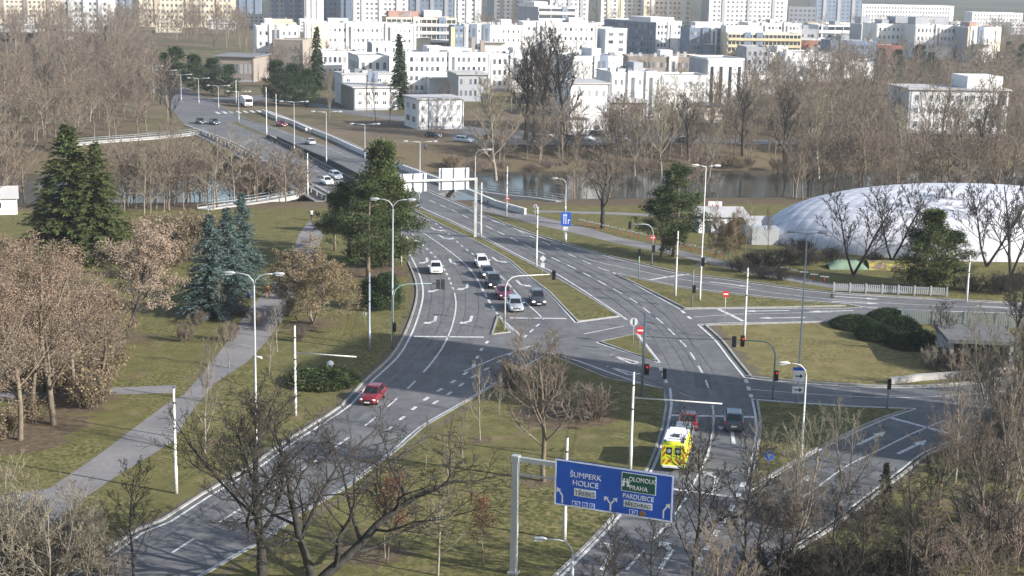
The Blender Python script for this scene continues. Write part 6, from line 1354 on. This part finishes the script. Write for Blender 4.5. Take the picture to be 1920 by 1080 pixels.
# ------------------------------------------------------------------ people
def person(px, head_px, label, top, legs, pose='walk', bike=None):
    a, b = G(*px), G(*head_px); d = b-a; rz = math.atan2(d.y, d.x)-math.pi/2
    o = thing('person', label, 'person', (a.x,a.y,.03), rz)
    if pose == 'walk': J = dict(pel=(0,0,.92),che=(0,.04,1.35),nec=(0,.05,1.5),hea=(0,.07,1.62),cro=(0,.07,1.76),ls=(-.2,.03,1.42),rs=(.2,.03,1.42),le=(-.26,.12,1.15),re=(.26,-.12,1.15),lh=(-.25,.3,.95),rh=(.25,-.2,.9),lk=(-.1,-.05,.5),rk=(.1,.18,.52),la=(-.1,-.28,.1),ra=(.1,.25,.08),lt=(-.1,-.12,.04),rt=(.1,.42,.05),lhp=(-.1,0,.88),rhp=(.1,0,.88))
    else: J = dict(pel=(0,-.15,1.0),che=(0,.12,1.36),nec=(0,.2,1.5),hea=(0,.25,1.62),cro=(0,.26,1.76),ls=(-.2,.14,1.42),rs=(.2,.14,1.42),le=(-.25,.35,1.2),re=(.25,.35,1.2),lh=(-.24,.52,1.04),rh=(.24,.52,1.04),lk=(-.11,.2,.72),rk=(.11,.22,.85),la=(-.12,.05,.3),ra=(.12,.08,.5),lt=(-.12,.2,.24),rt=(.12,.24,.44),lhp=(-.1,-.12,.95),rhp=(.1,-.12,.95))
    rad = dict(pel=.15,che=.17,nec=.065,hea=.1,cro=.075,ls=.085,rs=.085,le=.055,re=.055,lh=.04,rh=.04,lk=.075,rk=.075,la=.05,ra=.05,lt=.045,rt=.045,lhp=.11,rhp=.11)
    E_ = [('pel','che'),('che','nec'),('nec','hea'),('hea','cro'),('che','ls'),('ls','le'),('le','lh'),('che','rs'),('rs','re'),('re','rh'),('pel','lhp'),('lhp','lk'),('lk','la'),('la','lt'),('pel','rhp'),('rhp','rk'),('rk','ra'),('ra','rt')]
    for s, hd in (('l','lh'),('r','rh')):
        for k in range(5):
            nm = s+'f%d' % k; h = Vector(J[hd]); J[nm] = tuple(h+Vector(((k-2)*.018,.05 if k else .02,-.08+.02*abs(k-2)))); rad[nm] = .01; E_.append((hd, nm))
    ks = list(J); me = bpy.data.meshes.new('body'); me.from_pydata([J[k] for k in ks], [(ks.index(x), ks.index(y)) for x, y in E_], [])
    ob = bpy.data.objects.new('body', me); COL.objects.link(ob); md = ob.modifiers.new('s', 'SKIN'); sv = me.skin_vertices[0].data
    for i, k in enumerate(ks): sv[i].radius = (rad[k], rad[k]); sv[i].use_root = (k == 'pel')
    ob.modifiers.new('u', 'SUBSURF').levels = 1
    dg = bpy.context.evaluated_depsgraph_get(); m2 = bpy.data.meshes.new_from_object(ob.evaluated_get(dg)); bpy.data.objects.remove(ob); m2.name = 'body'; m2.materials.clear()
    for m_ in (top, legs, 'skin', 'hair', 'black_plastic'): m2.materials.append(M[m_])
    hz = J['nec'][2]; pz = J['pel'][2]
    for f in m2.polygons:
        c = f.center; f.use_smooth = True; dh = min((c-Vector(J['lh'])).length, (c-Vector(J['rh'])).length); df = min((c-Vector(J['lt'])).length, (c-Vector(J['rt'])).length)
        f.material_index = (3 if (c.z > hz+.16 or c.y < J['hea'][1]-.03) else 2) if c.z > hz+.02 else 2 if dh < .1 else 4 if df < .14 else 0 if c.z > pz-.08 and not (pose == 'bike' and c.y > .0 and c.z < pz) else 1
    part('body', m2, o)
    if bike:
        k = thing('bicycle', bike, 'bicycle', (a.x,a.y,.03), rz)
        for y in (-.52,.52):
            ring = [(0, y+.33*math.cos(t_*.3927), .35+.33*math.sin(t_*.3927)) for t_ in range(17)]; w_ = MB().tube(ring, .022, 5).obj('wheel', 'tyre', k)
            sp = MB(); [sp.tube([(0,y,.35),(0,y+.32*math.cos(q_),.35+.32*math.sin(q_))], .006, 3) for q_ in [i*.785 for i in range(8)]]; sp.obj('spokes', 'rim', w_)
        fr = MB()
        for p0, p1 in (((0,-.52,.35),(0,-.2,.85)),((0,-.52,.35),(0,-.05,.3)),((0,-.05,.3),(0,-.2,.9)),((0,-.05,.3),(0,.4,.8)),((0,-.2,.82),(0,.4,.85)),((0,.52,.35),(0,.38,.98))): fr.tube([p0,p1], .02, 5)
        fr.obj('frame', 'dark_metal', k); MB().box(-.08,.08,-.32,-.08,.9,.95).obj('saddle', 'black_plastic', k); MB().tube([(-.25,.45,1.0),(0,.4,1.02),(.25,.45,1.0)], .018, 5).obj('handlebar', 'dark_metal', k)
person((502,559), (520,535), 'person in an orange jacket walking along the footpath by the blue spruces', 'cloth_orange', 'cloth_orange')
person((584,413), (586,400), 'cyclist in a white top riding under the pines by the bridge', 'cloth_white', 'cloth_dark', 'bike', 'dark bicycle ridden by the cyclist in the white top')
person((916,393), (890,382), 'cyclist in dark clothes riding along the pavement by the river ramp', 'cloth_dark', 'cloth_blue', 'bike', 'dark bicycle ridden by the cyclist in dark clothes')
person((798,283), (780,280), 'cyclist in blue on the far bank path below the villa', 'cloth_blue', 'cloth_dark', 'bike', 'dark bicycle on the far bank path below the villa')
person((574,252), (560,247), 'pedestrian in white on the far bridge pavement', 'cloth_white', 'cloth_dark'); person((468,571), (460,580), 'pedestrian in blue half hidden by the tall double lamp', 'cloth_blue', 'cloth_dark')

# ------------------------------------------------------------------ haze
hz = MB().box(-3100, 3100, -480, 4700, -9, 175).obj('haze', 'asphalt'); hz.data.materials.clear()
hm = bpy.data.materials.new('haze_air'); hm.use_nodes = True; N = hm.node_tree.nodes; N.clear(); pv = N.new('ShaderNodeVolumePrincipled'); ou = N.new('ShaderNodeOutputMaterial')
pv.inputs['Color'].default_value = (.86,.90,.97,1); pv.inputs['Density'].default_value = .00014; pv.inputs['Anisotropy'].default_value = .2
hm.node_tree.links.new(pv.outputs[0], ou.inputs['Volume']); hz.data.materials.append(hm); tag(hz, 'thin pale daylight haze over the town', 'haze', None, 'stuff')
